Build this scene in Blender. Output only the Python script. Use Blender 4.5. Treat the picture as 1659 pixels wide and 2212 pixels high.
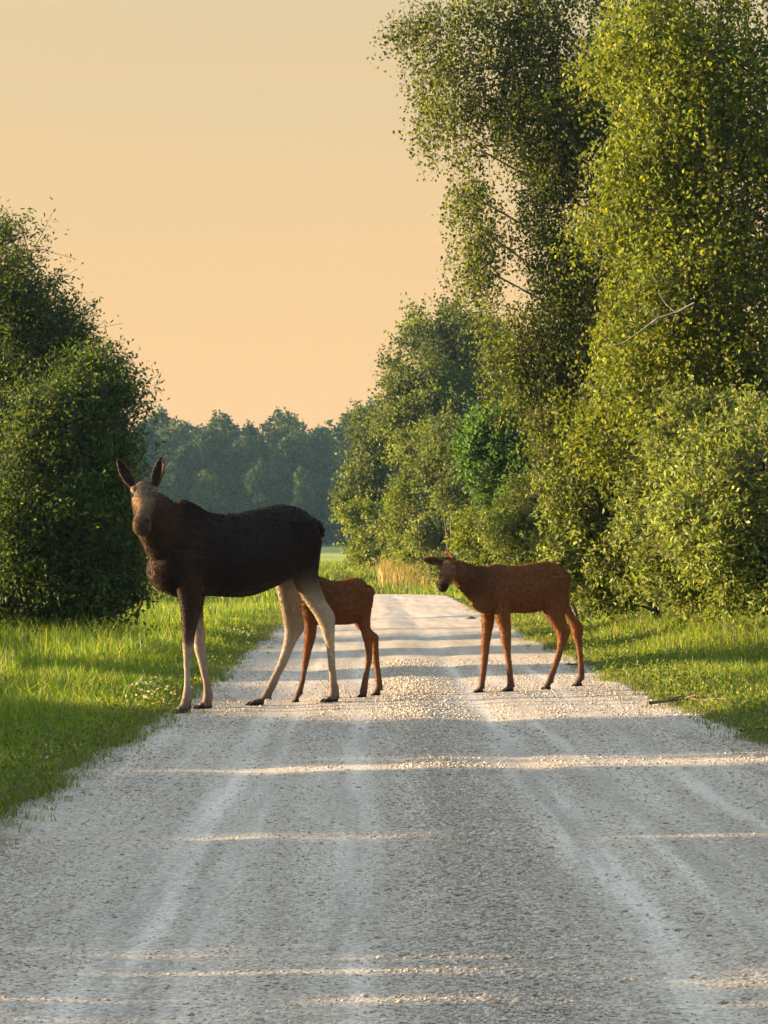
import bpy, math
import numpy as np
from mathutils import Vector, Euler, kdtree

# ------------------------------------------------------------------ reset
for o in list(bpy.data.objects):
    bpy.data.objects.remove(o, do_unlink=True)
scene = bpy.context.scene
COL = scene.collection
rng = np.random.default_rng(7)
R = math.radians

# ------------------------------------------------------------------ camera
CAM_H = 1.27
FPX = 4731.0                      # focal length in pixels of a 1659 x 2212 picture
YAW, PITCH = R(0.51), R(1.14)
cd = bpy.data.cameras.new('camera')
cd.sensor_fit = 'VERTICAL'; cd.sensor_height = 36.0
cd.lens = FPX / 2212.0 * 36.0
cd.clip_start = 0.05; cd.clip_end = 6000
cam = bpy.data.objects.new('camera', cd); COL.objects.link(cam)
cam.location = (0, 0, CAM_H)
cam.rotation_euler = (math.pi / 2 + PITCH, 0, -YAW)
scene.camera = cam
CROT = Euler(cam.rotation_euler).to_matrix()

# ------------------------------------------------------------------ world, sun, exposure
SUN_EL, SUN_AZ = R(5.2), R(-82.0)    # azimuth clockwise from +Y (view direction): the sun stands left of the road
world = bpy.data.worlds.new('World'); scene.world = world
world.use_nodes = True
nt = world.node_tree; nt.nodes.clear()
def nd(t, typ, **kw):
    n = t.nodes.new(typ)
    for k, v in kw.items(): setattr(n, k, v)
    return n
sky = nd(nt, 'ShaderNodeTexSky', sky_type='NISHITA', sun_disc=False)
sky.sun_elevation = SUN_EL; sky.sun_rotation = SUN_AZ
sky.air_density = 1.2; sky.dust_density = 3.0; sky.ozone_density = 1.0
bg1 = nd(nt, 'ShaderNodeBackground'); bg1.inputs['Strength'].default_value = 0.15
nt.links.new(sky.outputs[0], bg1.inputs['Color'])
tc = nd(nt, 'ShaderNodeTexCoord'); sx = nd(nt, 'ShaderNodeSeparateXYZ')
nt.links.new(tc.outputs['Generated'], sx.inputs[0])
ramp = nd(nt, 'ShaderNodeValToRGB')
ramp.color_ramp.elements[0].position = 0.0; ramp.color_ramp.elements[0].color = (0.97, 0.545, 0.235, 1)
ramp.color_ramp.elements[1].position = 0.35; ramp.color_ramp.elements[1].color = (0.62, 0.57, 0.46, 1)
e = ramp.color_ramp.elements.new(0.12); e.color = (0.90, 0.58, 0.27, 1)
e = ramp.color_ramp.elements.new(0.24); e.color = (0.74, 0.57, 0.335, 1)
# thin veil of evening cloud: faint horizontal streaks
mp = nd(nt, 'ShaderNodeMapping'); mp.inputs['Scale'].default_value = (2.2, 2.2, 34)
nz = nd(nt, 'ShaderNodeTexNoise'); nz.inputs['Scale'].default_value = 1.6; nz.inputs['Detail'].default_value = 5
nt.links.new(tc.outputs['Generated'], mp.inputs[0]); nt.links.new(mp.outputs[0], nz.inputs[0])
ad = nd(nt, 'ShaderNodeMath', operation='MULTIPLY_ADD'); ad.inputs[1].default_value = 0.09
nt.links.new(nz.outputs[0], ad.inputs[0]); nt.links.new(sx.outputs['Z'], ad.inputs[2])
sb = nd(nt, 'ShaderNodeMath', operation='SUBTRACT'); sb.inputs[1].default_value = 0.045
nt.links.new(ad.outputs[0], sb.inputs[0]); nt.links.new(sb.outputs[0], ramp.inputs[0])
bg2 = nd(nt, 'ShaderNodeBackground'); bg2.inputs['Strength'].default_value = 0.0925
nt.links.new(ramp.outputs[0], bg2.inputs['Color'])
mr = nd(nt, 'ShaderNodeMapRange', interpolation_type='SMOOTHSTEP')
mr.inputs['From Min'].default_value = 0.22; mr.inputs['From Max'].default_value = 0.95
nt.links.new(sx.outputs['Z'], mr.inputs['Value'])
mxw = nd(nt, 'ShaderNodeMixShader'); wo = nd(nt, 'ShaderNodeOutputWorld')
nt.links.new(mr.outputs[0], mxw.inputs[0]); nt.links.new(bg2.outputs[0], mxw.inputs[1]); nt.links.new(bg1.outputs[0], mxw.inputs[2])
nt.links.new(mxw.outputs[0], wo.inputs['Surface'])

sl = bpy.data.lights.new('sun', 'SUN'); sl.energy = 2.8; sl.angle = R(0.5); sl.color = (1.0, 0.69, 0.38)
sun = bpy.data.objects.new('sun', sl); COL.objects.link(sun)
sdir = Vector((math.sin(SUN_AZ) * math.cos(SUN_EL), math.cos(SUN_AZ) * math.cos(SUN_EL), math.sin(SUN_EL)))
sun.rotation_euler = sdir.to_track_quat('Z', 'Y').to_euler()
sun.location = (-40, 0, 30)
vs = scene.view_settings
vs.view_transform = 'Standard'; vs.look = 'None'; vs.gamma = 1.0; vs.exposure = 3.5; vs.use_curve_mapping = False

# ------------------------------------------------------------------ pixel helpers (1659 x 2212 picture)
def ray(u, v):
    return CROT @ Vector(((u - 829.5) / FPX, (1106.0 - v) / FPX, -1.0))
def at(u, v, y):
    d = ray(u, v); t = y / d.y
    return Vector((0, 0, CAM_H)) + d * t
SLOPE = 0.03
XL, XR = -1.66, 2.48              # road edges
def xl(y): return XL - 0.28 * (1 - sstep(11, 19, y))
def xr(y): return XR + 0.16 * (1 - sstep(13, 19, y))
XC, HW = 0.5 * (XL + XR), 0.5 * (XR - XL)
def sstep(a, b, x):
    t = np.clip((x - a) / (b - a), 0, 1); return t * t * (3 - 2 * t)
def gz(x, y):
    x = np.asarray(x, float); y = np.asarray(y, float)
    near = 1 - sstep(60, 110, y)
    z = SLOPE * np.clip(x, -6, 8) * near
    z = z + np.interp(y, [77, 84, 100, 140, 265, 430, 4000], [0, 0.5, 0.85, 1.1, 2.4, 5.0, 80.0])
    off = np.maximum(np.maximum(XL - 0.3 - x, x - XR - 0.3), 0)
    bump = 0.07 * np.sin(x * 1.3 + 0.7 * y) * np.sin(0.43 * y + 1.0) + 0.04 * np.sin(2.9 * x - 0.31 * y)
    z = z + np.clip(off, 0, 1) * bump * near
    # a shallow ditch on the left verge, a low bank on the right
    z = z - 0.16 * np.exp(-((x + 4.2) / 1.1) ** 2) * near + 0.10 * sstep(4, 6.5, x) * near
    return z
def ground(u, v):
    d = ray(u, v); o = Vector((0, 0, CAM_H)); t = 2.0
    for _ in range(60):
        p = o + d * t
        err = p.z - float(gz(p.x, p.y))
        t += err / max(1e-4, -d.z + SLOPE * d.x)
    return o + d * t

# ------------------------------------------------------------------ object helpers
def link(o, parent=None):
    COL.objects.link(o)
    if parent is not None: o.parent = parent
    return o
def tag(o, label=None, cat=None, group=None, kind=None):
    if label: o['label'] = label
    if cat: o['category'] = cat
    if group: o['group'] = group
    if kind: o['kind'] = kind
    return o
def empty(name, loc):
    o = bpy.data.objects.new(name, None); o.location = loc; o.empty_display_size = 0.2
    return link(o)
def mesh_np(name, verts, faces, mat=None, cols=None, smooth=False):
    verts = np.asarray(verts, np.float32); faces = np.asarray(faces, np.int32)
    k = faces.shape[1]; m = len(faces)
    me = bpy.data.meshes.new(name)
    me.vertices.add(len(verts)); me.vertices.foreach_set('co', verts.ravel())
    me.loops.add(m * k); me.loops.foreach_set('vertex_index', faces.ravel())
    me.polygons.add(m); me.polygons.foreach_set('loop_start', np.arange(m, dtype=np.int32) * k)
    if smooth: me.polygons.foreach_set('use_smooth', np.ones(m, bool))
    me.update(calc_edges=True)
    if cols is not None:
        a = me.color_attributes.new('Col', 'FLOAT_COLOR', 'POINT')
        c4 = np.ones((len(verts), 4), np.float32); c4[:, :3] = cols
        a.data.foreach_set('color', c4.ravel())
    if mat: me.materials.append(mat)
    return me
def mobj(name, me, parent=None):
    return link(bpy.data.objects.new(name, me), parent)

# ------------------------------------------------------------------ materials
def new_mat(name):
    m = bpy.data.materials.new(name); m.use_nodes = True
    m.node_tree.nodes.clear(); return m, m.node_tree
def leaf_mat(name, trans=0.4, rough=0.5, spec=0.3):
    m, t = new_mat(name)
    at_ = nd(t, 'ShaderNodeAttribute', attribute_name='Col')
    p = nd(t, 'ShaderNodeBsdfPrincipled'); p.inputs['Roughness'].default_value = rough
    p.inputs['Specular IOR Level'].default_value = spec
    tr = nd(t, 'ShaderNodeBsdfTranslucent')
    hs = nd(t, 'ShaderNodeMixRGB', blend_type='MULTIPLY'); hs.inputs[0].default_value = 1
    hs.inputs[2].default_value = (1.45, 1.4, 0.5, 1)
    t.links.new(at_.outputs['Color'], p.inputs['Base Color'])
    t.links.new(at_.outputs['Color'], hs.inputs[1]); t.links.new(hs.outputs[0], tr.inputs['Color'])
    mx = nd(t, 'ShaderNodeMixShader'); mx.inputs[0].default_value = trans
    o = nd(t, 'ShaderNodeOutputMaterial')
    t.links.new(p.outputs[0], mx.inputs[1]); t.links.new(tr.outputs[0], mx.inputs[2]); t.links.new(mx.outputs[0], o.inputs[0])
    return m
def noise_mat(name, c1, c2, scale, rough=0.9, bump=0.0, stretch=(1, 1, 1), detail=6):
    m, t = new_mat(name)
    tcn = nd(t, 'ShaderNodeTexCoord'); mpn = nd(t, 'ShaderNodeMapping'); mpn.inputs['Scale'].default_value = stretch
    n = nd(t, 'ShaderNodeTexNoise'); n.inputs['Scale'].default_value = scale; n.inputs['Detail'].default_value = detail
    r = nd(t, 'ShaderNodeValToRGB')
    r.color_ramp.elements[0].position = 0.3; r.color_ramp.elements[0].color = (*c1, 1)
    r.color_ramp.elements[1].position = 0.7; r.color_ramp.elements[1].color = (*c2, 1)
    p = nd(t, 'ShaderNodeBsdfPrincipled'); p.inputs['Roughness'].default_value = rough
    o = nd(t, 'ShaderNodeOutputMaterial')
    t.links.new(tcn.outputs['Object'], mpn.inputs[0]); t.links.new(mpn.outputs[0], n.inputs[0])
    t.links.new(n.outputs[0], r.inputs[0]); t.links.new(r.outputs[0], p.inputs['Base Color'])
    if bump:
        b = nd(t, 'ShaderNodeBump'); b.inputs['Strength'].default_value = bump; b.inputs['Distance'].default_value = 0.02
        t.links.new(n.outputs[0], b.inputs['Height']); t.links.new(b.outputs[0], p.inputs['Normal'])
    t.links.new(p.outputs[0], o.inputs[0])
    return m
M_leaf = leaf_mat('leaf', 0.42, 0.6, 0.18)
M_farleaf = leaf_mat('far_leaf', 0.25, 0.7, 0.1)
M_grass = leaf_mat('grass_blade', 0.5, 0.5, 0.3)
M_bark = noise_mat('bark', (0.03, 0.022, 0.015), (0.10, 0.08, 0.06), 9, bump=0.6, stretch=(1, 1, 0.25))
M_birch = noise_mat('birch_bark', (0.05, 0.045, 0.04), (0.30, 0.27, 0.23), 5, bump=0.4, stretch=(1, 1, 3))
M_twig = noise_mat('dead_twig', (0.05, 0.035, 0.022), (0.14, 0.10, 0.07), 30)

def fur_mat(name, rough, sheen):
    m, t = new_mat(name)
    a = nd(t, 'ShaderNodeAttribute', attribute_name='Col')
    tcn = nd(t, 'ShaderNodeTexCoord'); n = nd(t, 'ShaderNodeTexNoise'); n.inputs['Scale'].default_value = 45; n.inputs['Detail'].default_value = 8
    mpn = nd(t, 'ShaderNodeMapping'); mpn.inputs['Scale'].default_value = (1, 1, 0.35)
    t.links.new(tcn.outputs['Object'], mpn.inputs[0]); t.links.new(mpn.outputs[0], n.inputs[0])
    mrn = nd(t, 'ShaderNodeMapRange'); mrn.inputs['To Min'].default_value = 0.55; mrn.inputs['To Max'].default_value = 1.45
    t.links.new(n.outputs[0], mrn.inputs[0])
    mm = nd(t, 'ShaderNodeMixRGB', blend_type='MULTIPLY'); mm.inputs[0].default_value = 1
    t.links.new(a.outputs['Color'], mm.inputs[1]); t.links.new(mrn.outputs[0], mm.inputs[2])
    p = nd(t, 'ShaderNodeBsdfPrincipled'); p.inputs['Roughness'].default_value = rough
    p.inputs['Specular IOR Level'].default_value = 0.15
    p.inputs['Sheen Weight'].default_value = sheen; p.inputs['Sheen Roughness'].default_value = 0.4
    b = nd(t, 'ShaderNodeBump'); b.inputs['Strength'].default_value = 0.35; b.inputs['Distance'].default_value = 0.012
    t.links.new(n.outputs[0], b.inputs['Height']); t.links.new(b.outputs[0], p.inputs['Normal'])
    o = nd(t, 'ShaderNodeOutputMaterial')
    t.links.new(mm.outputs[0], p.inputs['Base Color']); t.links.new(p.outputs[0], o.inputs[0])
    return m
M_fur = fur_mat('short_fur', 0.75, 0.05)
M_hair = leaf_mat('fur_hair', 0.4, 0.6, 0.1)
m, t = new_mat('eye'); p = nd(t, 'ShaderNodeBsdfPrincipled'); p.inputs['Base Color'].default_value = (0.008, 0.005, 0.004, 1)
p.inputs['Roughness'].default_value = 0.08; o = nd(t, 'ShaderNodeOutputMaterial'); t.links.new(p.outputs[0], o.inputs[0]); M_eye = m

# ground: grass soil near, crop field far
m, t = new_mat('ground_cover')
geo = nd(t, 'ShaderNodeNewGeometry'); sp = nd(t, 'ShaderNodeSeparateXYZ'); t.links.new(geo.outputs['Position'], sp.inputs[0])
n1 = nd(t, 'ShaderNodeTexNoise'); n1.inputs['Scale'].default_value = 0.6; n1.inputs['Detail'].default_value = 10; n1.inputs['Roughness'].default_value = 0.75
t.links.new(geo.outputs['Position'], n1.inputs[0])
r1 = nd(t, 'ShaderNodeValToRGB')
r1.color_ramp.elements[0].position = 0.35; r1.color_ramp.elements[0].color = (0.025, 0.045, 0.012, 1)
r1.color_ramp.elements[1].position = 0.68; r1.color_ramp.elements[1].color = (0.07, 0.11, 0.025, 1)
t.links.new(n1.outputs[0], r1.inputs[0])
n2 = nd(t, 'ShaderNodeTexNoise'); n2.inputs['Scale'].default_value = 0.35; n2.inputs['Detail'].default_value = 8; n2.inputs['Roughness'].default_value = 0.7
t.links.new(geo.outputs['Position'], n2.inputs[0])
r2 = nd(t, 'ShaderNodeValToRGB')
r2.color_ramp.elements[0].position = 0.32; r2.color_ramp.elements[0].color = (0.17, 0.23, 0.05, 1)
r2.color_ramp.elements[1].position = 0.68; r2.color_ramp.elements[1].color = (0.38, 0.38, 0.09, 1)
t.links.new(n2.outputs[0], r2.inputs[0])
fm = nd(t, 'ShaderNodeMapRange'); fm.inputs['From Min'].default_value = 84; fm.inputs['From Max'].default_value = 96
t.links.new(sp.outputs['Y'], fm.inputs[0])
mx1 = nd(t, 'ShaderNodeMixRGB'); t.links.new(fm.outputs[0], mx1.inputs[0]); t.links.new(r1.outputs[0], mx1.inputs[1]); t.links.new(r2.outputs[0], mx1.inputs[2])
fm2 = nd(t, 'ShaderNodeMapRange'); fm2.inputs['From Min'].default_value = 170; fm2.inputs['From Max'].default_value = 182
t.links.new(sp.outputs['Y'], fm2.inputs[0])
mx2 = nd(t, 'ShaderNodeMixRGB'); t.links.new(fm2.outputs[0], mx2.inputs[0]); t.links.new(mx1.outputs[0], mx2.inputs[1]); mx2.inputs[2].default_value = (0.10, 0.13, 0.05, 1)
p = nd(t, 'ShaderNodeBsdfPrincipled'); p.inputs['Roughness'].default_value = 0.95; p.inputs['Specular IOR Level'].default_value = 0.1
b = nd(t, 'ShaderNodeBump'); b.inputs['Strength'].default_value = 0.8; b.inputs['Distance'].default_value = 0.25
t.links.new(n2.outputs[0], b.inputs['Height']); t.links.new(b.outputs[0], p.inputs['Normal'])
o = nd(t, 'ShaderNodeOutputMaterial'); t.links.new(mx2.outputs[0], p.inputs['Base Color']); t.links.new(p.outputs[0], o.inputs[0])
M_ground = m

# road: crushed grey stone, dusty compacted wheel tracks
TRACKS = [(-0.78, 0.10), (-0.55, 0.06), (-0.05, 0.08), (0.93, 0.09), (1.28, 0.05), (1.75, 0.05)]
m, t = new_mat('gravel_surface')
geo = nd(t, 'ShaderNodeNewGeometry'); sp = nd(t, 'ShaderNodeSeparateXYZ'); t.links.new(geo.outputs['Position'], sp.inputs[0])
vo = nd(t, 'ShaderNodeTexVoronoi'); vo.inputs['Scale'].default_value = 75; t.links.new(geo.outputs['Position'], vo.inputs['Vector'])
nf = nd(t, 'ShaderNodeTexNoise'); nf.inputs['Scale'].default_value = 60; nf.inputs['Detail'].default_value = 8; nf.inputs['Roughness'].default_value = 0.7
t.links.new(geo.outputs['Position'], nf.inputs[0])
nb = nd(t, 'ShaderNodeTexNoise'); nb.inputs['Scale'].default_value = 1.3; nb.inputs['Detail'].default_value = 6
mpb = nd(t, 'ShaderNodeMapping'); mpb.inputs['Scale'].default_value = (4.5, 0.22, 1)
t.links.new(geo.outputs['Position'], mpb.inputs[0]); t.links.new(mpb.outputs[0], nb.inputs[0])
rc = nd(t, 'ShaderNodeValToRGB')
rc.color_ramp.elements[0].position = 0.0; rc.color_ramp.elements[0].color = (0.285, 0.25, 0.215, 1)
rc.color_ramp.elements[1].position = 1.0; rc.color_ramp.elements[1].color = (0.54, 0.48, 0.415, 1)
sep = nd(t, 'ShaderNodeSeparateColor'); t.links.new(vo.outputs['Color'], sep.inputs[0]); t.links.new(sep.outputs[0], rc.inputs[0])
# dusty tracks
acc = None
nw = nd(t, 'ShaderNodeTexNoise'); nw.inputs['Scale'].default_value = 0.5; t.links.new(geo.outputs['Position'], nw.inputs[0])
wob = nd(t, 'ShaderNodeMath', operation='MULTIPLY_ADD'); wob.inputs[1].default_value = 0.12
t.links.new(nw.outputs[0], wob.inputs[0]); t.links.new(sp.outputs['X'], wob.inputs[2])
for c, w in TRACKS:
    a1 = nd(t, 'ShaderNodeMath', operation='SUBTRACT'); a1.inputs[1].default_value = c + 0.06; t.links.new(wob.outputs[0], a1.inputs[0])
    a2 = nd(t, 'ShaderNodeMath', operation='ABSOLUTE'); t.links.new(a1.outputs[0], a2.inputs[0])
    a3 = nd(t, 'ShaderNodeMapRange', interpolation_type='SMOOTHSTEP'); a3.inputs['From Min'].default_value = w * 1.9; a3.inputs['From Max'].default_value = w * 0.2
    t.links.new(a2.outputs[0], a3.inputs[0])
    if acc is None: acc = a3
    else:
        mxm = nd(t, 'ShaderNodeMath', operation='MAXIMUM'); t.links.new(acc.outputs[0], mxm.inputs[0]); t.links.new(a3.outputs[0], mxm.inputs[1]); acc = mxm
bm1 = nd(t, 'ShaderNodeMapRange'); bm1.inputs['From Min'].default_value = 0.4; bm1.inputs['From Max'].default_value = 0.62
t.links.new(nb.outputs[0], bm1.inputs[0])
am = nd(t, 'ShaderNodeMath', operation='MULTIPLY'); t.links.new(acc.outputs[0], am.inputs[0]); t.links.new(bm1.outputs[0], am.inputs[1])
am2 = nd(t, 'ShaderNodeMath', operation='MULTIPLY'); am2.inputs[1].default_value = 0.17; t.links.new(am.outputs[0], am2.inputs[0])
rd = nd(t, 'ShaderNodeValToRGB')
rd.color_ramp.elements[0].position = 0.3; rd.color_ramp.elements[0].color = (0.42, 0.38, 0.34, 1)
rd.color_ramp.elements[1].position = 0.7; rd.color_ramp.elements[1].color = (0.55, 0.50, 0.45, 1)
t.links.new(nf.outputs[0], rd.inputs[0])
mxr = nd(t, 'ShaderNodeMixRGB'); t.links.new(am2.outputs[0], mxr.inputs[0]); t.links.new(rc.outputs[0], mxr.inputs[1]); t.links.new(rd.outputs[0], mxr.inputs[2])
tone = nd(t, 'ShaderNodeMapRange'); tone.inputs['From Min'].default_value = 0.3; tone.inputs['From Max'].default_value = 0.7
tone.inputs['To Min'].default_value = 0.82; tone.inputs['To Max'].default_value = 1.15
t.links.new(nb.outputs[0], tone.inputs[0])
mt = nd(t, 'ShaderNodeMixRGB', blend_type='MULTIPLY'); mt.inputs[0].default_value = 1
t.links.new(mxr.outputs[0], mt.inputs[1]); t.links.new(tone.outputs[0], mt.inputs[2])
# soil and trodden grass bits towards both edges
ec = nd(t, 'ShaderNodeMath', operation='SUBTRACT'); ec.inputs[1].default_value = XC; t.links.new(sp.outputs['X'], ec.inputs[0])
ea = nd(t, 'ShaderNodeMath', operation='ABSOLUTE'); t.links.new(ec.outputs[0], ea.inputs[0])
en = nd(t, 'ShaderNodeTexNoise'); en.inputs['Scale'].default_value = 5; en.inputs['Detail'].default_value = 8; t.links.new(geo.outputs['Position'], en.inputs[0])
eb = nd(t, 'ShaderNodeMath', operation='MULTIPLY_ADD'); eb.inputs[1].default_value = 0.6; t.links.new(en.outputs[0], eb.inputs[0]); t.links.new(ea.outputs[0], eb.inputs[2])
em_ = nd(t, 'ShaderNodeMapRange', interpolation_type='SMOOTHSTEP'); em_.inputs['From Min'].default_value = HW + 0.12; em_.inputs['From Max'].default_value = HW + 0.5
em_.inputs['To Max'].default_value = 0.8; t.links.new(eb.outputs[0], em_.inputs[0])
mt2 = nd(t, 'ShaderNodeMixRGB'); mt2.inputs[2].default_value = (0.16, 0.14, 0.09, 1); t.links.new(em_.outputs[0], mt2.inputs[0]); t.links.new(mt.outputs[0], mt2.inputs[1]); mt = mt2
p = nd(t, 'ShaderNodeBsdfPrincipled'); p.inputs['Roughness'].default_value = 0.95; p.inputs['Specular IOR Level'].default_value = 0.15
hh = nd(t, 'ShaderNodeMath', operation='SUBTRACT'); t.links.new(nf.outputs[0], hh.inputs[0]); t.links.new(vo.outputs['Distance'], hh.inputs[1])
bs = nd(t, 'ShaderNodeMath', operation='MULTIPLY_ADD'); bs.inputs[1].default_value = -0.55; bs.inputs[2].default_value = 0.95
t.links.new(am.outputs[0], bs.inputs[0])
b = nd(t, 'ShaderNodeBump'); b.inputs['Distance'].default_value = 0.012
t.links.new(bs.outputs[0], b.inputs['Strength'])
t.links.new(hh.outputs[0], b.inputs['Height']); t.links.new(b.outputs[0], p.inputs['Normal'])
o = nd(t, 'ShaderNodeOutputMaterial'); t.links.new(mt.outputs[0], p.inputs['Base Color']); t.links.new(p.outputs[0], o.inputs[0])
M_road = m
m, t = new_mat('crushed_stone')
a = nd(t, 'ShaderNodeAttribute', attribute_name='Col'); p = nd(t, 'ShaderNodeBsdfPrincipled'); p.inputs['Roughness'].default_value = 0.9
p.inputs['Specular IOR Level'].default_value = 0.2
o = nd(t, 'ShaderNodeOutputMaterial'); t.links.new(a.outputs['Color'], p.inputs['Base Color']); t.links.new(p.outputs[0], o.inputs[0]); M_stone = m

# ------------------------------------------------------------------ ground and road
def axis(parts):
    return np.unique(np.concatenate([np.arange(a, b, s) for a, b, s in parts]))
xs = axis([(-3000, -400, 400), (-400, -60, 20), (-60, -12, 3), (-12, 12, 0.3), (12, 60, 3), (60, 400, 20), (400, 3001, 400)])
ys = axis([(-300, -20, 20), (-20, 4, 1.5), (4, 100, 0.6), (100, 420, 8), (420, 4001, 180)])
X, Y = np.meshgrid(xs, ys)
BEND_Y, BEND_R = 64.0, 10.5        # the road bends left here
BCX = XC - BEND_R
def road_dist(x, y):               # distance from the road's centre line
    d1 = np.where(y <= BEND_Y, np.abs(x - XC), 1e6)
    rr = np.hypot(x - BCX, y - BEND_Y)
    d2 = np.where((y > BEND_Y) & (x > BCX), np.abs(rr - BEND_R), 1e6)
    d3 = np.where(x <= BCX, np.abs(y - (BEND_Y + BEND_R)), 1e6)
    return np.minimum(np.minimum(d1, d2), d3)
Z = gz(X, Y) - 0.06 * (road_dist(X, Y) < HW + 0.02)
V = np.stack([X, Y, Z], -1).reshape(-1, 3)
ny, nx = X.shape
idx = np.arange(ny * nx).reshape(ny, nx)
F = np.stack([idx[:-1, :-1], idx[:-1, 1:], idx[1:, 1:], idx[1:, :-1]], -1).reshape(-1, 4)
tag(mobj('ground', mesh_np('ground', V, F, M_ground, smooth=True)), kind='structure')

def road_h(x, y):                  # ruts and a loose windrow between them
    h = 0.012 * np.exp(-((x - 0.45) / 0.22) ** 2) - 0.010 * np.exp(-((x - 0.97) / 0.14) ** 2) - 0.008 * np.exp(-((x + 0.72) / 0.2) ** 2)
    h = h + 0.006 * np.sin(1.9 * y + 2.0 * x) * np.sin(0.7 * y) + 0.004 * np.sin(5.3 * x + 1.1 * y)
    return h
cl = [(XC, y, 1.0, 0.0) for y in np.arange(-30, BEND_Y, 0.12)]
for a in np.linspace(0, math.pi / 2, 60):
    cl.append((BCX + BEND_R * math.cos(a), BEND_Y + BEND_R * math.sin(a), math.cos(a), math.sin(a)))
for x in np.arange(BCX - 2, -140, -2): cl.append((x, BEND_Y + BEND_R, 0.0, 1.0))
cl = np.array(cl)
ss = np.linspace(-1, 1, 61)
wv = 0.02 * np.sin(np.arange(len(cl)) * 0.21) + 0.02 * np.sin(np.arange(len(cl)) * 0.083 + 1)
eL = xl(cl[:, 1]) - XC - wv - 0.05; eR = xr(cl[:, 1]) - XC + wv + 0.05
ox = eL[:, None] + (eR - eL)[:, None] * (ss[None, :] * 0.5 + 0.5)
RX = cl[:, 0:1] + ox * cl[:, 2:3]; RY = cl[:, 1:2] + ox * cl[:, 3:4]
RZ = gz(RX, RY) + 0.012 + road_h(ox + XC, RY) * (1 - np.abs(ss[None, :]) ** 6)
RZ[:, 0] -= 0.05; RZ[:, -1] -= 0.05
V = np.stack([RX, RY, RZ], -1).reshape(-1, 3)
ny, nx = RX.shape; idx = np.arange(ny * nx).reshape(ny, nx)
F = np.stack([idx[:-1, :-1], idx[:-1, 1:], idx[1:, 1:], idx[1:, :-1]], -1).reshape(-1, 4)
road = tag(mobj('road', mesh_np('road', V, F, M_road, smooth=True)), kind='structure')
def road_z(x, y):
    return gz(x, y) + 0.012 + road_h(x, y)

# ------------------------------------------------------------------ leaf and blade generators
def unit(v):
    return v / np.maximum(np.linalg.norm(v, axis=-1, keepdims=True), 1e-9)
def leaves(P, length, width, droop, cols, rg, fold=0.15):
    n = len(P)
    d = rg.normal(size=(n, 3)); d[:, 2] -= droop; d = unit(d)
    s = unit(np.cross(d, rg.normal(size=(n, 3))))
    nn = np.cross(d, s)
    L = (length * rg.uniform(0.6, 1.25, n))[:, None]; W = (width * rg.uniform(0.6, 1.2, n))[:, None]
    V = np.stack([P, P + d * L * 0.45 + s * W * 0.5 + nn * W * fold, P + d * L, P + d * L * 0.45 - s * W * 0.5 + nn * W * fold], 1)
    F = np.arange(n * 4).reshape(n, 4)
    return V.reshape(-1, 3), F, np.repeat(cols, 4, 0)
def blades(P, h, lean, width, cols, rg):
    n = len(P)
    a = rg.uniform(0, 2 * np.pi, n); s = np.stack([np.cos(a), np.sin(a), np.zeros(n)], 1)
    b = rg.normal(size=(n, 2)) * lean
    H = h * rg.uniform(0.5, 1.25, n)
    mid = P + np.stack([b[:, 0] * H * 0.3, b[:, 1] * H * 0.3, H * 0.6], 1)
    tip = P + np.stack([b[:, 0] * H, b[:, 1] * H, H * (1 - 0.25 * np.abs(b).sum(1).clip(0, 1.5))], 1)
    w = (width * rg.uniform(0.6, 1.3, n))[:, None]
    V = np.stack([P - s * w * 0.5, P + s * w * 0.5, mid + s * w * 0.45, mid - s * w * 0.45, tip], 1).reshape(-1, 3)
    k = np.arange(n)[:, None] * 5
    F = np.concatenate([k + [0, 1, 2], k + [0, 2, 3], k + [3, 2, 4]], 0)
    return V, F, np.repeat(cols, 5, 0)
def palette(n, pal, rg, jitter=0.25):
    pal = np.array(pal); i = rg.integers(0, len(pal), n); j = rg.integers(0, len(pal), n)
    f = rg.uniform(0, 1, (n, 1)); c = pal[i] * f + pal[j] * (1 - f)
    return c * rg.uniform(1 - jitter, 1 + jitter, (n, 1))
def tube(path, radii, sides=6):
    path = np.asarray(path, float); n = len(path)
    tg = unit(np.gradient(path, axis=0)); ref = np.array([0.31, 0.87, 0.12])
    a = unit(np.cross(tg, ref)); b = np.cross(tg, a)
    ang = np.linspace(0, 2 * np.pi, sides, endpoint=False)
    V = path[:, None, :] + (a[:, None, :] * np.cos(ang)[None, :, None] + b[:, None, :] * np.sin(ang)[None, :, None]) * np.asarray(radii)[:, None, None]
    idx = np.arange(n * sides).reshape(n, sides); nxt = np.roll(idx, -1, axis=1)
    F = np.stack([idx[:-1], nxt[:-1], nxt[1:], idx[1:]], -1).reshape(-1, 4)
    return V.reshape(-1, 3), F
def join(parts):
    Vs, Fs, Cs, k = [], [], [], 0
    for q in parts:
        Vs.append(q[0]); Fs.append(q[1] + k); k += len(q[0])
        if len(q) > 2: Cs.append(q[2])
    return np.concatenate(Vs), np.concatenate(Fs), (np.concatenate(Cs) if Cs else None)
def bezier(a, b, c, n):
    t = np.linspace(0, 1, n)[:, None]
    return a * (1 - t) ** 2 + 2 * b * t * (1 - t) + c * t * t

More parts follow.
